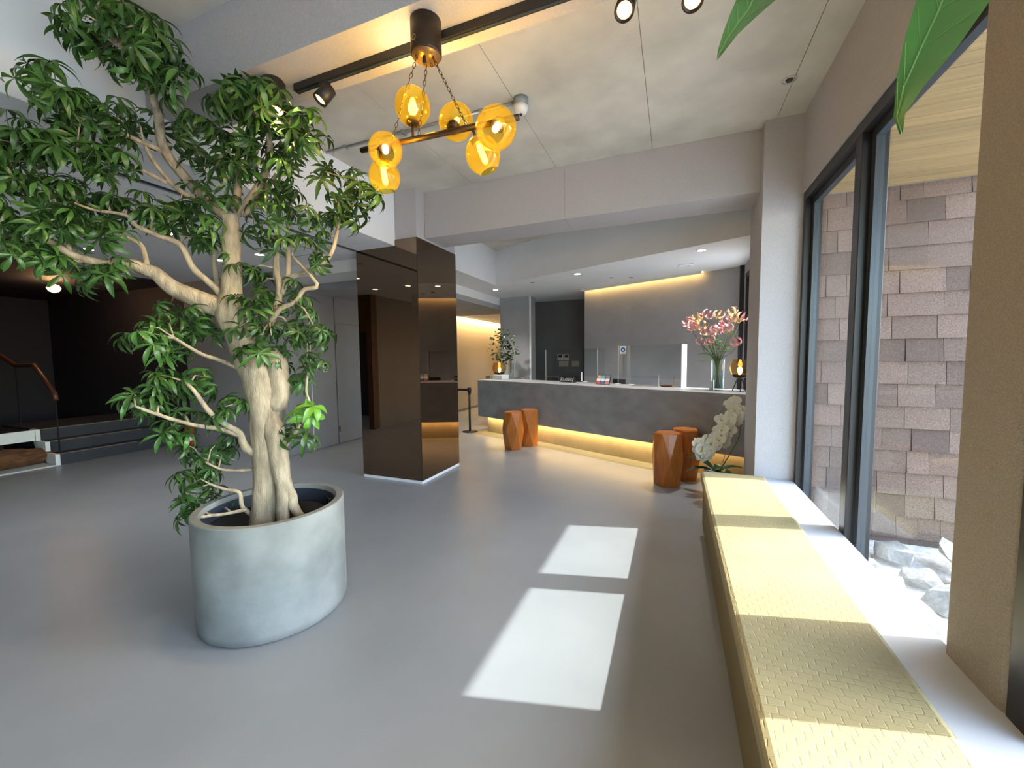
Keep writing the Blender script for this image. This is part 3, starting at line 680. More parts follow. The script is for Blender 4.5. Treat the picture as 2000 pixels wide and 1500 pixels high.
# downlights in the white soffits
def downlight(p, label, on=True, e=70, r=.05, z=ZS, col=(1, .97, .92)):
    t = thing('downlight', (p[0], p[1], z), label, 'downlight', 'recessed downlights')
    part('trim_ring', MB().lathe([(r+.014, z-.005), (r+.012, z), (r, z), (r, z-.004)], (p[0], p[1], 0), 28, cap=False), white_m, t, True)
    part('lens', MB().lathe([(r, z-.003), (.002, z-.002)], (p[0], p[1], 0), 24, cap=False), led_m if on else sash_m, t)
    if on: lamp('downlight_lamp', 'SPOT', (p[0], p[1], z-.012), e, col, t, spot_size=math.radians(110), spot_blend=.8, shadow_soft_size=.04, aim=(0, 0, -1))
for px, lab in (((172, 487), 'lit round downlight in the white lobby ceiling nearest the dark stair hall'), ((335, 456), 'lit round downlight in the white lobby ceiling between the slot diffuser and the stair hall'),
                ((507, 497), 'lit round downlight in the white lobby ceiling beside the square hatch'), ((428, 508), 'lit round downlight in the white lobby ceiling above the grey wall corner')): downlight(atZ(*px, ZS), lab, e=16)
for x, y_ in ((-5.4, 1.7), (-4.9, .2), (-4.4, -1.2), (-4.6, 1.75)): downlight((x, y_), 'round recessed downlight seen in the bronze mirror', e=14)
for px, lab in (((968, 566), 'lit round downlight under the corner of the slanting white soffit'), ((1128, 535), 'lit round downlight over the middle of the reception counter'), ((1370, 488.5), 'lit round downlight over the flower vase end of the counter')): downlight(atZ(*px, ZS), lab, e=85)
for px, lab in (((1040, 551.5), 'small unlit fitting between the two lit downlights by the slanting soffit corner'), ((1233, 541.5), 'small unlit fitting beside the warm cove of the reception ceiling, right of its neighbour'), ((1194, 542), 'small unlit fitting in the reception ceiling nearest the start of the warm cove')): downlight(atZ(*px, ZS), lab, on=False, r=.035)
av = thing('ceiling_grille', atZ(1340, 518, ZS), 'flat white air grille in the reception ceiling', 'grille'); q = atZ(1340, 518, ZS)
part('panel', MB().box(q.x-.10, q.x+.10, q.y-.10, q.y+.10, ZS-.012, ZS), white_m, av, bv=.004); part('nozzle', MB().lathe([(.03, ZS-.025), (.035, ZS-.012)], (q.x+.05, q.y, 0), 16), white_m, av)
for x, y_ in ((-4.5, 11.2),): downlight((x, y_), 'small downlight in the corridor ceiling', e=25, z=2.62)
tks = thing('corridor_spotlight', (-4.35, 11.9, 2.62), 'tiny black spotlight under the corridor ceiling', 'spotlight')
part('stem', MB().tube([(-4.35, 11.9, 2.62), (-4.35, 11.9, 2.50)], .012, 8), black_m, tks); part('head', MB().lathe([(.03, -.06), (.035, .06)], (-4.32, 11.88, 2.46), 14, axis=(.6, -.3, -.6)), black_m, tks)
bx = thing('hanging_sign', (-4.8, 1.15, ZS), 'white box sign hung from the lobby ceiling, seen in the bronze mirror', 'sign')
part('box', MB().box(-4.95, -4.65, 1.10, 1.16, 2.56, 2.80), plastic_m, bx, bv=.005); part('hanger', MB().tube([(-4.8, 1.13, 2.80), (-4.8, 1.13, ZS)], .01, 8), plastic_m, bx)

# ================================================================== STOOLS
def make_stool():
    t = thing('wood_stool', (0, 0, 0), 'x', 'stool', 'faceted wooden stools at the counter'); mb = MB(); n_ = 6
    def ringp(r, z, o): return [(r*math.cos(2*PI*(k+o)/n_), r*math.sin(2*PI*(k+o)/n_), z) for k in range(n_)]
    vs_ = ringp(.150, 0, 0)+ringp(.182, .32, .5)+ringp(.157, .615, 0)
    fs = [tuple(range(n_))[::-1], tuple(range(2*n_, 3*n_))]
    for k in range(n_):
        k1 = (k+1) % n_
        fs += [(k, k1, n_+k), (k1, n_+k1, n_+k), (2*n_+k, n_+k, 2*n_+k1), (2*n_+k1, n_+k, n_+k1)]
    mb.add(vs_, fs); lpart('body', mb, stool_m, t, bv=.003)
    lpart('seat_top', MB().lathe([(.148, .612), (.143, .622)], (0, 0, 0), n_), stool_m, t)
    return t
st0 = make_stool()
fa = atZ(1302, 951); SP = [((fa.x, fa.y+.115), .2, 'faceted orange wooden stool beside the potted white orchid, the one farther from the counter'),
      ((fa.x+.20, fa.y+.115+.32), .55, 'faceted orange wooden stool beside the potted white orchid, the one against the counter')]
fb = atZ(996, 880); SP += [((fb.x, fb.y+.15), .75, 'faceted orange wooden stool near the rope post, the one farther from the counter'),
      ((fb.x+.16, fb.y+.15+.34), .3, 'faceted orange wooden stool near the rope post, the one against the counter')]
for i, (p, rz, lab) in enumerate(SP):
    o = st0 if i == 0 else copy_tree(st0); o.location = (p[0], p[1], 0); o.rotation_euler = (0, 0, rz); o['label'] = lab

# ================================================================== ROPE POST
p = atZ(918, 843)
rp = thing('belt_stanchion', (p.x, p.y, 0), 'black belt barrier post standing by the counter end', 'barrier post')
part('base', MB().lathe([(.16, 0), (.155, .012), (.03, .022)], (p.x, p.y, 0), 32), black_m, rp, True)
part('post', MB().lathe([(.022, .015), (.022, .80)], (p.x, p.y, 0), 16), black_m, rp, True)
part('head', MB().lathe([(.022, .76), (.04, .82), (.04, .90), (.03, .91)], (p.x, p.y, 0), 16), black_m, rp, True)
part('belt', MB().box(p.x-1.6, p.x-.03, p.y-.002, p.y+.002, .84, .885), black_m, rp)

# ================================================================== ON THE COUNTER
def on(x, y): return atZ(x, y, ZT)
def obox(c, wd, dp, h, rz, z0=0, mb=None):       # box turned with the counter
    mb = mb or MB(); u = Vector((math.cos(rz), math.sin(rz))); v_ = Vector((-u.y, u.x)); c = Vector((c[0], c[1]))
    return mb.prism([tuple(c-u*wd/2-v_*dp/2), tuple(c+u*wd/2-v_*dp/2), tuple(c+u*wd/2+v_*dp/2), tuple(c-u*wd/2+v_*dp/2)], z0, z0+h)
CR = math.atan2(cu.y, cu.x)
def screen(xl, xr, yb_, ht, dpth, label, sticker=False, lit=False):
    a = on(xl, yb_[0]).xy; b = on(xr, yb_[1]).xy; d = (b-a).normalized(); n_ = Vector((-d.y, d.x))
    c = (a+b)/2; t = thing('acrylic_screen', (c.x, c.y, ZT), label, 'screen')
    part('front_sheet', MB().prism([tuple(a), tuple(b), tuple(b+n_*.006), tuple(a+n_*.006)], ZT+.12, ZT+ht), acry_m, t)
    for q, mt in ((a, acry_m), (b, acryw_m if lit else acry_m)):  # lit: right sheet coloured white in place of a bright window reflection
        s = d if q is a else -d
        part('side_sheet', MB().prism([tuple(q), tuple(q+s*.006), tuple(q+s*.006+n_*dpth), tuple(q+n_*dpth)], ZT, ZT+ht), mt, t)
        part('sheet_edge', MB().prism([tuple(q-n_*.002), tuple(q+s*.006-n_*.002), tuple(q+s*.006), tuple(q)], ZT, ZT+ht), acryw_m, t)
    if sticker:
        k = a+d*.03-n_*.001; k2 = a+d*.13-n_*.001
        st = part('sticker', MB().prism([tuple(k), tuple(k2), tuple(k2-n_*.001), tuple(k-n_*.001)], ZT+ht-.13, ZT+ht-.01), paper_m, t)
        m_ = (k+k2)/2-n_*.002
        part('emblem', MB().lathe([(.038, 0), (.038, .001)], (m_.x, m_.y, ZT+ht-.065), 24, axis=(-n_.x, -n_.y, 0)), M('sticker_blue', (.03, .13, .42), rough=.5), st)
        m2 = m_-n_*.0015
        part('emblem_mark', MB().lathe([(.013, 0), (.013, .0008)], (m2.x, m2.y, ZT+ht-.068), 12, axis=(-n_.x, -n_.y, 0)), paper_m, st)
    return t
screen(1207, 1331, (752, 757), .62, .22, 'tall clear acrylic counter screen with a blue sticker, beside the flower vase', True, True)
screen(1066, 1167, (745, 750), .58, .20, 'tall clear acrylic counter screen without sticker, behind the closed sign')
# flower vase with lilies
v0 = on(1401, 762)
vz = thing('flower_vase', (v0.x, v0.y, ZT), 'tall clear glass vase of pink and yellow flame lilies on the counter', 'vase')
part('vase', MB().lathe([(.07, 0), (.075, .01), (.080, .38), (.082, .40), (.078, .40), (.074, .03), (.01, .025)], v0, 28), vase_m, vz, True)
part('water', MB().lathe([(.068, .03), (.072, .20), (.001, .20)], v0, 20), GL('water', (.86, .92, .90), 1.25), vz, True)
def lily(mat, name):
    mb = MB()
    for k in range(6):
        a = 2*PI*k/6; ca, sa = math.cos(a), math.sin(a); rows = []; N = 6; r0 = .008; z0 = 0
        for i in range(N+1):
            s_ = i/N; ang = -.3+2.9*s_; r0 += .021*math.cos(ang); z0 += .021*math.sin(ang); w_ = .013*math.sin(PI*min(1, .12+s_*.86))+.001
            for q in (-1, 1): rows.append((r0*ca-q*w_*sa, r0*sa+q*w_*ca, z0+.004*math.sin(i*2.1+q)))
        mb.add(rows, [(2*i, 2*i+1, 2*i+3, 2*i+2) for i in range(N)])
    for k in range(5):
        a = 2*PI*(k+.5)/5; mb.tube([(0, 0, 0), (.03*math.cos(a), .03*math.sin(a), -.02), (.055*math.cos(a), .055*math.sin(a), -.015)], .0016, 4)
    return mb.mesh(name, mat, smooth=True)
lp_, ly_ = lily(lilyp_m, 'flower'), lily(lilyy_m, 'flower')
sb = MB(); r_ = random.Random(5)
vd = (v0-CAM).dot(FWD)
FL = [(1362, 625, 1), (1380, 618, 0), (1352, 642, 0), (1372, 640, 1), (1402, 618, 1), (1433, 612, 1), (1436, 624, 1), (1448, 622, 0), (1420, 632, 0), (1396, 648, 0), (1378, 652, 0), (1425, 645, 0),
      (1368, 671, 0), (1390, 668, 0), (1440, 672, 0), (1408, 640, 0), (1345, 632, 0)]
def leafblade(mb, a, d, L_, W, droop):
    a = Vector(a); d = Vector(d).normalized(); s_ = d.cross(Vector((0, 0, 1)))
    s_ = s_.normalized() if s_.length > .01 else Vector((1, 0, 0)); rows = []; N = 5; p = a.copy()
    for i in range(N+1):
        t = i/N
        if i: d = (d+Vector((0, 0, -droop/N))).normalized(); p = p+d*L_/N
        w_ = W*math.sin(PI*min(1, .06+t*.93))*.5+.0008
        up_ = s_.cross(d)*w_*.3
        rows += [p-s_*w_+up_, p, p+s_*w_+up_]
    mb.add(rows, [(i*3+q, i*3+q+1, i*3+q+4, i*3+q+3) for i in range(N) for q in (0, 1)])
for x, y_, k in FL:
    h = atD(x, y_, vd+r_.uniform(-.10, .10)); b0 = v0+Vector((r_.uniform(-.03, .03), r_.uniform(-.03, .03), .03)); m_ = v0.lerp(h, .3); m_.z = v0.z+.38; m_.x = v0.x+(h.x-v0.x)*.12; m_.y = v0.y+(h.y-v0.y)*.12
    P, Rr = smooth_poly([b0, m_, b0.lerp(h, .75)+Vector((0, 0, .03)), h], [.004, .004, .003, .002]); sb.tube(P, Rr, 5)
    o = link('flower', ly_ if k else lp_, vz); o.location = h-v0; o.rotation_euler = (r_.uniform(-.7, .7), r_.uniform(-.7, .7), r_.uniform(0, 6)); o.scale = (1.0,)*3
part('stem', sb, stem_m, vz, True)
for i in range(26):
    lb = MB(); a = v0+Vector((r_.uniform(-.12, .12), r_.uniform(-.1, .1), r_.uniform(.36, .72))); an = r_.uniform(0, 2*PI)
    leafblade(lb, a, (math.cos(an), math.sin(an), .35), r_.uniform(.11, .17), r_.uniform(.06, .09), .6); part('leaf', lb, leafy_m, vz, True)
q = on(1390, 761); single('white_box_card', obox(q, .05, .04, .13, CR, ZT), paper_m, (q.x, q.y, ZT), 'small upright white box on the counter in front of the flower vase', 'box', bv=.002)
# amber lamps on tripods
def tripod_lamp(c, r, h, label, tall, lit):
    c = Vector(c); t = thing('amber_table_lamp', c, label, 'table lamp', 'amber glass table lamps')
    for k in range(3):
        a = 2*PI*k/3+.5; part('leg', MB().tube([c+Vector((r*.75*math.cos(a), r*.75*math.sin(a), 0)), c+Vector((r*.2*math.cos(a), r*.2*math.sin(a), tall))], .006, 6), black_m, t)
    part('base_cup', MB().lathe([(r*.25, tall-.01), (r*.7, tall+.015), (r*.8, tall+.04)], c, 24), bronze_m, t, True)
    sh = part('glass_shade', MB().lathe([(r*.80, tall+.04), (r, tall+.04+h*.3), (r*1.0, tall+.04+h*.65), (r*.8, tall+.04+h*.97), (r*.78, tall+.04+h)], c, 32, cap=False), amberl_m if lit else gold_m, t, True)
    part('bulb', MB().lathe([(.012, tall+.04), (.03, tall+.09), (.028, tall+.12), (.005, tall+.14)], c, 14), bulb_m, sh, True)
    lamp('table_lamp_light', 'POINT', c+Vector((0, 0, tall+.10)), 4, (1, .62, .2), t, shadow_soft_size=.03)
tripod_lamp(on(1444, 764), .115, .19, 'amber glass lamp on black tripod legs beside the flower vase', .17, True)
tripod_lamp(on(970, 742)+Vector((-.06, .28, 0)), .145, .20, 'golden glass bowl lamp on black tripod legs beside the leafy branch', .10, True)
# leafy branch in a glass vase
g0 = on(985, 741)+Vector((.05, .25, 0))
gv = thing('branch_vase', g0, 'slim clear glass vase with a dark leafy branch at the counter end', 'vase')
part('vase', MB().lathe([(.05, 0), (.06, .01), (.062, .33), (.058, .33), (.055, .02), (.01, .015)], g0, 24), vase_m, gv, True)
gd = (g0-CAM).dot(FWD); bb = MB(); r_ = random.Random(9); tips = []
for x, y_ in ((958, 660), (968, 648), (982, 640), (992, 645), (1003, 655), (1008, 675), (952, 680), (970, 675), (990, 668), (998, 688), (962, 692), (980, 655)):
    h = atD(x, y_, gd+r_.uniform(-.15, .15)); m_ = g0+Vector(((h.x-g0.x)*.15, (h.y-g0.y)*.15, .36))
    P, Rr = smooth_poly([g0+Vector((0, 0, .02)), m_, m_.lerp(h, .6), h], [.005, .005, .003, .0015]); bb.tube(P, Rr, 5)
    tips += [P[i] for i in range(5, len(P))]*1
part('branch', bb, bark_m, gv, True)
lm = MB(); leafblade(lm, (0, 0, 0), (1, 0, .1), .085, .038, .6); lme = lm.mesh('leaf', darkleaf_m, smooth=True)
for i in range(190):
    t_ = r_.choice(tips); o = link('leaf', lme, gv); o.location = t_-g0+Vector((r_.gauss(0, .04), r_.gauss(0, .04), r_.gauss(0, .03)))
    o.rotation_euler = (r_.uniform(-.7, .7), r_.uniform(-.7, .7), r_.uniform(0, 2*PI)); s_ = r_.uniform(.9, 1.4); o.scale = (s_, s_, s_)
q = on(978, 741); bxw = thing('white_gift_box', (q.x, q.y, ZT), 'white flat box on the counter in front of the golden bowl lamp', 'box')
part('body', obox(q, .27, .20, .075, CR, ZT), paper_m, bxw, bv=.003); part('lid', obox(q, .276, .206, .02, CR, ZT+.075), paper_m, bxw, bv=.003)
q = on(952, 739)+Vector((.02, .06, 0)); single('brochure_stack', obox(q, .14, .1, .045, CR, ZT), M('brochure', (.45, .42, .38), rough=.6, var=.4, scale=30), (q.x, q.y, ZT), 'low stack of small brochures left of the white flat box', 'brochures')
q = on(1012, 740)+Vector((0, .2, 0)); single('open_booklet', obox(q, .30, .2, .012, CR, ZT), M('booklet', (.30, .29, .28), rough=.5), (q.x, q.y, ZT), 'flat grey booklet lying on the counter beside the white box', 'booklet')
def text_mesh(s, size, name):
    c = bpy.data.curves.new(name, 'FONT'); c.body = s; c.size = size; c.align_x = 'CENTER'; c.align_y = 'CENTER'; c.extrude = .001
    o = bpy.data.objects.new(name, c); COL.objects.link(o); dg = bpy.context.evaluated_depsgraph_get(); me = bpy.data.meshes.new_from_object(o.evaluated_get(dg))
    bpy.data.objects.remove(o); me.name = name; return me
q = on(1106, 747)
sg = thing('closed_sign', (q.x, q.y, ZT), 'black tilted counter sign with white lettering CLOSED', 'sign', rz=CR)
lpart('panel', MB().hexa([(-.155, 0, 0), (.155, 0, 0), (.155, .012, 0), (-.155, .012, 0), (-.155, .035, .10), (.155, .035, .10), (.155, .047, .10), (-.155, .047, .10)]), black_m, sg)
lpart('foot', MB().hexa([(-.15, .012, 0), (.15, .012, 0), (.15, .09, 0), (-.15, .09, 0), (-.15, .045, .09), (.15, .045, .09), (.15, .05, .09), (-.15, .05, .09)]), black_m, sg)
tm = text_mesh('CLOSED', .062, 'lettering'); tm.materials.append(paper_m)
o = link('lettering', tm, sg); o.location = (0, .0165, .05); o.rotation_euler = (math.atan2(.10, .035), 0, 0); o.scale = (1.12, 1.15, 1)
for sx in (-1, 1): lpart('border', MB().hexa([(sx*.137-.003, -.001, .004), (sx*.137+.003, -.001, .004), (sx*.137+.003, .002, .004), (sx*.137-.003, .002, .004), (sx*.137-.003, .032, .096), (sx*.137+.003, .032, .096), (sx*.137+.003, .035, .096), (sx*.137-.003, .035, .096)]), paper_m, sg)
q = on(1176, 751)
cs = thing('card_rack', (q.x, q.y, ZT), 'tilted counter rack of small colourful payment cards', 'card rack', rz=CR)
lpart('board', MB().hexa([(-.13, 0, 0), (.13, 0, 0), (.13, .01, 0), (-.13, .01, 0), (-.13, .06, .15), (.13, .06, .15), (.13, .07, .15), (-.13, .07, .15)]), black_m, cs)
cols = [(.6, .12, .06), (.75, .75, .78), (.65, .35, .22), (.08, .15, .4), (.75, .7, .6), (.12, .35, .4), (.55, .2, .2), (.7, .7, .72), (.2, .2, .25)]
cm = [M('card_%d' % i, c, rough=.5, var=.25, scale=40) for i, c in enumerate(cols)]
for i in range(3):
    for j in range(3):
        z0, z1 = .008+j*.047, .050+j*.047; xa = -.12+i*.082; f = lambda z: z*.4
        lpart('card', MB().hexa([(xa, f(z0)-.004, z0), (xa+.074, f(z0)-.004, z0), (xa+.074, f(z0), z0), (xa, f(z0), z0), (xa, f(z1)-.004, z1), (xa+.074, f(z1)-.004, z1), (xa+.074, f(z1), z1), (xa, f(z1), z1)]), cm[i*3+j], cs)
def lowpane(x0_, x1_, y_, label):
    a, b = on(x0_, y_).xy, on(x1_, y_+1).xy; c = (a+b)/2; t = thing('acrylic_holder', (c.x, c.y, ZT), label, 'holder', 'low acrylic holders'); d = (b-a).normalized(); n_ = Vector((-d.y, d.x))
    part('sheet', MB().prism([tuple(a), tuple(b), tuple(b+n_*.004), tuple(a+n_*.004)], ZT, ZT+.16), acry_m, t)
    part('sheet_edge', MB().prism([tuple(b), tuple(b+d*.004), tuple(b+d*.004+n_*.05), tuple(b+n_*.05)], ZT, ZT+.17), acryw_m, t)
    part('foot', MB().prism([tuple(a+d*.02+n_*.005), tuple(b-d*.02+n_*.005), tuple(b-d*.02+n_*.08), tuple(a+d*.02+n_*.08)], ZT, ZT+.004), acry_m, t)
lowpane(1095, 1135, 744, 'low clear acrylic holder behind the closed sign'); lowpane(1232, 1286, 754, 'low clear acrylic holder right of the blue sticker, under the big screen')
for x, y_, lab in ((1141, 746.5, 'small white round dish between the closed sign and the card rack'), (1206, 750.5, 'small white round dish beside the card rack under the sticker'), (1232, 752, 'small white round dish beside the low acrylic holder')):
    q = on(x, y_)+Vector((0, .06, 0)); single('round_dish', MB().lathe([(.035, 0), (.05, .008), (.046, .01), (.03, .004)], q, 24), paper_m, q, lab, 'dish', 'white dishes on the counter', True)
q = on(1301, 755)+Vector((0, .03, 0)); ty = thing('pen_tray', q, 'dark red wooden pen tray with a brass pen stand on the counter', 'pen tray')
part('tray', MB().lathe([(.07, 0), (.09, .015), (.085, .018), (.06, .006)], q, 24), rail_m, ty, True); q2 = on(1315, 756)
part('pen_base', MB().lathe([(.025, 0), (.02, .015), (.006, .02)], q2, 16), brass_m, ty, True); part('pen', MB().tube([q2+Vector((0, 0, .015)), q2+Vector((.01, .0, .17))], .005, 8), brass_m, ty)
# things behind the counter
def chair_back(x, y_, wd, label):
    c = cpt((on(x, y_).xy-CA).dot(cu), .95); t = thing('desk_chair', (c.x, c.y, 0), label, 'chair', 'desk chairs behind the counter', rz=CR)
    lpart('backrest', MB().box(-wd/2, wd/2, .18, .22, .62, 1.12), black_m, t, bv=.03); lpart('seat', MB().box(-wd/2, wd/2, -.22, .2, .44, .50), black_m, t, bv=.02)
    lpart('column', MB().lathe([(.03, .08), (.03, .44)], (0, 0, 0), 12), black_m, t)
    for k in range(5):
        a = 2*PI*k/5; lpart('leg', MB().tube([(0, 0, .09), (.26*math.cos(a), .26*math.sin(a), .03)], .02, 6), black_m, t)
    lpart('spine', MB().tube([(0, .1, .47), (0, .23, .5), (0, .23, .8)], .02, 6), black_m, t)
chair_back(1052, 742, .34, 'black desk chair behind the counter near the recess')
chair_back(1186, 748, .26, 'narrow black desk chair behind the card rack')
RWY = 9.55
def plate(x0_, x1_, y0_, y1_, label, cat, m_, scr=None, name='wall_plate'):
    a, b = atY(x0_, y1_, RWY), atY(x1_, y0_, RWY); t = thing(name, ((a.x+b.x)/2, RWY, a.z), label, cat)
    part('cover', MB().box(a.x, b.x, RWY-.015, RWY, a.z, b.z), m_, t, bv=.003)
    wdt, ht = b.x-a.x, b.z-a.z
    if scr: part('display', MB().box(a.x+wdt*.2, b.x-wdt*.15, RWY-.018, RWY-.014, a.z+ht*.42, b.z-ht*.12), screen_m, t)
    else:
        for k in range(3): part('button', MB().box(a.x+wdt*(.12+.28*k), a.x+wdt*(.32+.28*k), RWY-.019, RWY-.014, a.z+ht*.25, b.z-ht*.25), beige_m, t)
plate(1089, 1100, 692, 703, 'left thermostat of a white pair on the dark recess wall', 'thermostat', plastic_m, True, 'thermostat')
plate(1101, 1112, 692, 703, 'right thermostat of a white pair on the dark recess wall', 'thermostat', plastic_m, True, 'thermostat')
plate(1092, 1110, 705, 716, 'beige switch plate under the thermostats on the dark recess wall', 'switch', beige_m)
plate(1117, 1131, 705, 716, 'beige switch plate to the right of the thermostats on the recess wall', 'switch', beige_m)

# ================================================================== ORCHID
p = atZ(1424, 946); oc = Vector((.45, 4.86, 0))
orr = thing('potted_orchid', oc, 'white moth orchid with arching flower spray in a white pot by the pilaster', 'orchid')
part('pot', MB().lathe([(.085, 0), (.10, .01), (.125, .27), (.13, .28), (.118, .28), (.112, .2)], oc, 28), plastic_m, orr, True)
for z_ in (.06, .11, .16, .21): part('pot_rib', MB().ring(oc+Vector((0, 0, z_)), .090+.13*z_+.010, .004, n=28), plastic_m, orr)
part('moss', MB().lathe([(.112, .22), (.002, .25)], oc, 20), soil_m, orr)
for i, (an, L_, el) in enumerate(((2.6, .42, 1.0), (3.5, .34, .7), (.3, .34, .8), (1.3, .3, .7), (-1.2, .34, .8), (4.3, .30, .5), (3.0, .36, 1.6))):
    lb = MB(); leafblade(lb, oc+Vector((0, 0, .24)), (math.cos(an), math.sin(an), el), L_, .10, 1.0); part('leaf', lb, orchleaf_m, orr, True)
od = (oc-CAM).dot(FWD)
sp_pts = [oc+Vector((.02, 0, .24)), atD(1444, 850, od), atD(1440, 795, od), atD(1425, 783, od-.05), atD(1400, 815, od-.12), atD(1378, 860, od-.16), atD(1368, 885, od-.18)]
P, Rr = smooth_poly(sp_pts, [.006, .006, .005, .005, .004, .003, .003]); part('stem', MB().tube(P, Rr, 6), stem_m, orr, True)
def orchid_flower():
    mb = MB()
    for k, (L_, W) in enumerate(((.050, .040), (.055, .068), (.048, .036), (.048, .036), (.055, .068))):
        a = 2*PI*k/5+PI/2; ca, sa = math.cos(a), math.sin(a); rows = []; N = 5
        for i in range(N+1):
            s_ = i/N; w_ = W*.5*math.sin(PI*min(1, .12+s_*.82))**.7; r0 = .004+L_*s_; z0 = .012*math.sin(s_*2.2)
            for q in (-1, 0, 1): rows.append((r0*ca-q*w_*sa, r0*sa+q*w_*ca, z0-abs(q)*.004))
        mb.add(rows, [(i*3+q, i*3+q+1, i*3+q+4, i*3+q+3) for i in range(N) for q in (0, 1)])
    return mb.mesh('flower', petal_m, smooth=True)
of_ = orchid_flower(); olip = MB().lathe([(.003, 0), (.010, .008), (.008, .018), (.002, .024)], (0, -.006, .002), 8).mesh('flower_lip', lip_m, smooth=True)
r_ = random.Random(21)
OF = []
for i in range(54):
    t = r_.uniform(0, 1); x = 1436-t*70; y_ = 790+t*100; OF.append((x+r_.uniform(-9, 12)+(12 if r_.random() < .45 else 0)*(1-abs(t-.4)), y_+r_.uniform(-10, 10)+r_.uniform(0, 24)*(1-t*.6)))
OF += [(1436, 783), (1428, 790), (1442, 805), (1440, 822), (1371, 893), (1366, 880), (1363, 866), (1410, 850), (1395, 870), (1425, 838)]
for x, y_ in OF:
    h = atD(x, y_, od-.12+r_.uniform(-.06, .05)); o = link('flower', of_, orr); o.location = h-oc
    nrm = (CAM-h).normalized()+Vector((r_.uniform(-.6, .5), r_.uniform(-.3, .3), r_.uniform(-.35, .3))); o.rotation_euler = (nrm.to_track_quat('Z', 'Y') @ Matrix.Rotation(r_.uniform(-.5, .5), 3, 'Z').to_quaternion()).to_euler()
    s_ = r_.uniform(1.05, 1.35); o.scale = (s_,)*3
    l_ = link('flower_lip', olip, o)
h = atD(1440, 831, od-.05); part('pink_tag', MB().lathe([(.001, -.03), (.024, -.02), (.03, 0), (.022, .02), (.001, .03)], h, 14, axis=(.6, 0, .8)), pinkbud_m, orr, True)
part('support_cane', MB().tube([oc+Vector((.03, .01, .24)), atD(1446, 800, od+.02)], .004, 6), M('cane', (.55, .5, .35), rough=.6), orr)

# ================================================================== STAIR HALL ON THE LEFT
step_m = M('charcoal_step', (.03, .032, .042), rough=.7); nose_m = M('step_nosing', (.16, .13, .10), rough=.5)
stp = struct('stairs'); Y0, Y1 = 2.95, 4.42
for k in range(3):
    xa = -8.38-.27*k; part('step', MB().box(-10.2 if k == 2 else xa-.27, xa, Y0, Y1, 0, .165*(k+1)), step_m, stp)
    part('nosing', MB().box(xa-.03, xa+.004, Y0, Y1 if k == 2 else Y1-.55+.2*k, .165*(k+1)-.005, .165*(k+1)+.006), nose_m, stp)
part('stringer', MB().add([(x, y_, z_) for y_ in (Y0-.05, Y0-.001) for x, z_ in ((-8.375, 0), (-8.375, .165), (-8.645, .165), (-8.645, .33), (-8.915, .33), (-8.915, .50), (-9.1, .50), (-8.95, .2), (-8.6, 0))],
     [tuple(range(9)), tuple(range(9, 18))[::-1]]+[(i, 9+i, 9+(i+1) % 9, (i+1) % 9) for i in range(9)]), white_m, stp)
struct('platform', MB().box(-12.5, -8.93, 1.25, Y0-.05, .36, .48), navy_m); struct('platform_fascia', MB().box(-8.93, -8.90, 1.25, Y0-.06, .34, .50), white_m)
single('gravel_bed', MB().box(-9.8, -8.35, 1.3, Y0-.06, 0, .02), gravel_m, (-9, 2.1, 0), 'bed of white gravel under the raised platform by the stairs', 'gravel')['kind'] = 'stuff'
bmm = bmesh.new(); bmesh.ops.create_icosphere(bmm, subdivisions=3, radius=1)
for v in bmm.verts: v.co = v.co*(1+.35*noise.noise(v.co*1.3)+.18*noise.noise(v.co*4)); v.co = Vector((v.co.x*.22, v.co.y*.36, v.co.z*.13))
me = bpy.data.meshes.new('boulder'); bmm.to_mesh(me); bmm.free(); me.materials.append(boulder_m)
b_ = link('boulder', me, None, atZ(28, 912, .02)+Vector((0, 0, .12))); tag(b_, 'rough brown boulder on the white gravel beside the stairs', 'boulder')
hr = thing('stair_handrail', (-8.7, Y0+.05, .165), 'dark wooden handrail bending down beside the stairs', 'handrail')
hp_ = [atY(-60, 672, 2.98), atY(0, 694, 2.98), atY(30, 714, 2.98), atY(66, 713, 2.98), atY(90, 745, 2.98), atY(107, 770, 2.98), atY(110, 782, 2.98)]
part('rail', MB().tube(hp_, .032, 8), rail_m, hr, True)
for i in (2, 5):
    a = hp_[i]; zf = .165 if a.x > -8.64 else (.33 if a.x > -8.92 else .495); part('baluster', MB().tube([a, (a.x, a.y, zf)], .012, 6), black_m, hr)
pdn = thing('stair_pendant', (-9.5, 3.44, 2.84), 'small warm glowing pendant lamp in the dark stair hall', 'lamp')
part('cord', MB().tube([(-9.5, 3.44, 2.84), (-9.5, 3.44, 2.79)], .006, 6), black_m, pdn)
part('globe', MB().lathe([(.002, -.075), (.06, -.05), (.085, 0), (.06, .05), (.01, .065)], (-9.5, 3.44, 2.73), 20), EM('pendant_glow', (1, .55, .2), 9), pdn, True)
lamp('pendant_light', 'POINT', (-9.5, 3.44, 2.6), 8, (1, .55, .25), pdn, shadow_soft_size=.05)
fx = thing('fire_extinguisher', (-7.72, 4.30, 0), 'small red fire extinguisher standing by the grey wall corner', 'fire extinguisher')
part('cylinder', MB().lathe([(.06, 0), (.065, .01), (.065, .36), (.05, .41), (.02, .43)], (-7.72, 4.30, 0), 20), red_m, fx, True)
part('label', MB().lathe([(.0665, .15), (.0665, .25)], (-7.72, 4.30, 0), 20, cap=False), paper_m, fx, True); part('valve', MB().box(-7.76, -7.69, 4.285, 4.315, .43, .48), black_m, fx)
part('hose', MB().tube([(-7.76, 4.3, .45), (-7.81, 4.28, .38), (-7.80, 4.27, .2)], .012, 6), black_m, fx)

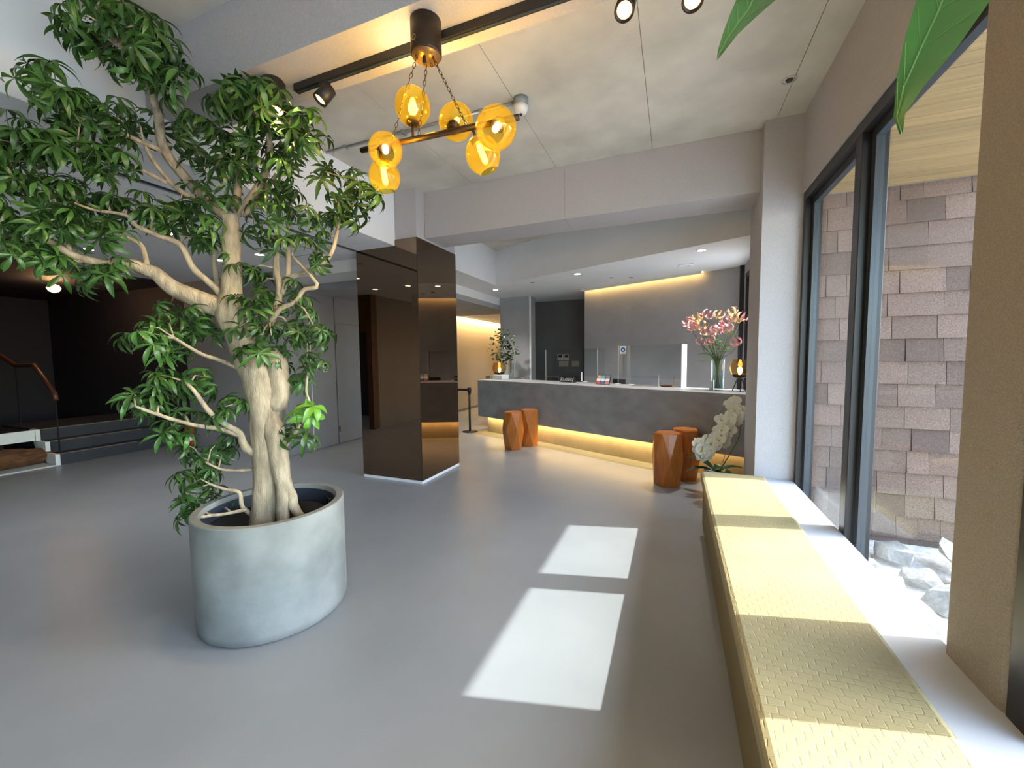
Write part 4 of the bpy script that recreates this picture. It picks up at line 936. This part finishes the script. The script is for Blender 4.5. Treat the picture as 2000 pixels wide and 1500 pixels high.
# ================================================================== ROCKS OUTSIDE
rocks = []; rr = random.Random(4)
for k in range(7):
    bmm = bmesh.new()
    for i in range(15):
        v = Vector((rr.gauss(0, 1), rr.gauss(0, 1), rr.gauss(0, 1))).normalized(); bmm.verts.new((v.x*rr.uniform(.8, 1.1), v.y*rr.uniform(.6, .9), v.z*rr.uniform(.45, .7)))
    r0 = bmesh.ops.convex_hull(bmm, input=bmm.verts); bmesh.ops.delete(bmm, geom=[g for g in r0['geom_interior'] if isinstance(g, bmesh.types.BMVert)], context='VERTS')
    me = bpy.data.meshes.new('rock'); bmm.to_mesh(me); bmm.free(); me.materials.append(rock_m); rocks.append(me)
y = 1.85
while y < 4.36:
    x = 1.33+rr.uniform(0, .10)
    while x < 2.8:
        s_ = rr.uniform(.15, .195); zz = -.16+s_*.42+.03*math.sin(x*4+y*3)
        o = link('garden_rock', rr.choice(rocks), None, (x, min(y+rr.uniform(-.04, .04), 4.28), zz))
        o.scale = (s_, s_*rr.uniform(.8, 1.1), s_*rr.uniform(.8, 1.2)); o.rotation_euler = (rr.uniform(-.4, .4), rr.uniform(-.4, .4), rr.uniform(0, 6))
        lab = 'pale angular garden rock in the heap at the foot of the shingle wall' if y > 3.7 else ('pale angular garden rock in the middle of the heap outside the window' if x > 1.6 else 'pale angular garden rock lying against the wall under the window sill')
        tag(o, lab, 'rock', 'garden rocks outside the window'); x += rr.uniform(.32, .37)
    y += .315
# ================================================================== OVERHANGING LEAVES NEAR THE CAMERA
def big_leaf(tip, left, right, dpt, parent, idx):
    # tip pixel, and the pixel pairs (left edge, right edge) up the blade; the rest of the blade lies above
    d0 = dpt; rows = [atD(*tip, d0)]; mids = []
    mb = MB(); L_ = [atD(*p_, d0+.012*i) for i, p_ in enumerate(left)]; R_ = [atD(*p_, d0-.008*i) for i, p_ in enumerate(right)]
    N = len(left); rows = []; K = 6
    for i in range(N):
        m_ = (L_[i]+R_[i])/2; wv = (R_[i]-L_[i]); fold = ray(1000, 750).normalized()*wv.length*.16
        for k in range(K+1):
            t = k/K; rows.append(L_[i].lerp(R_[i], t)+fold*(1-abs(2*t-1.0))*1.0)
        mids.append(m_+fold*.985)
    mb.add(rows, [(i*(K+1)+k, i*(K+1)+k+1, (i+1)*(K+1)+k+1, (i+1)*(K+1)+k) for i in range(N-1) for k in range(K)])
    o = part('leaf', mb, bigleaf_m, parent, True)
    v_ = MB().tube([m_-ray(1000, 750).normalized()*.0012 for m_ in mids], [.0006+.0016*i/(N-1) for i in range(N)], 6)
    sv = part('midrib', v_, vein_m, o, True)
    for i in range(2, N-1):
        for e in (L_[i], R_[i]):
            q = mids[i-1]; f_ = ray(1000, 750).normalized()*.001
            part('side_vein', MB().tube([q-f_, q.lerp(e, .5)-f_, q.lerp(e, .85)-f_], .0004, 4), vein_m, o)
    return mids[-1]
hpz = thing('hanging_plant', (.35, .45, ZC), 'two broad green leaves on a long stem hanging from the ceiling near the window pier', 'plant')
t1 = big_leaf((1400, 118), [(1400, 118), (1402, 98), (1412, 65), (1425, 30), (1438, 0), (1450, -60), (1475, -130), (1520, -190)], [(1402, 116), (1412, 104), (1440, 68), (1478, 32), (1515, 0), (1560, -60), (1580, -130), (1545, -195)], .62, hpz, 0)
t2 = big_leaf((1760, 262), [(1757, 262), (1745, 228), (1752, 150), (1768, 70), (1790, 0), (1815, -80), (1860, -170), (1950, -260)], [(1763, 262), (1768, 222), (1805, 168), (1870, 92), (1935, 0), (1985, -80), (2010, -170), (1970, -265)], .55, hpz, 1)
top = Vector((.46, .42, ZC)); hub = Vector((.46, .40, 2.45))
part('stem', MB().tube([top, hub+Vector((0, .02, .4)), hub], .007, 8), stem_m, hpz, True)
for t_ in (t1, t2): part('petiole', MB().tube([hub, (hub+t_)/2+Vector((0, 0, .05)), t_], [.005, .004, .003], 8), stem_m, hpz, True)
part('ceiling_hook', MB().lathe([(.03, ZC-.01), (.03, ZC)], (.46, .42, 0), 16), steel_m, hpz)
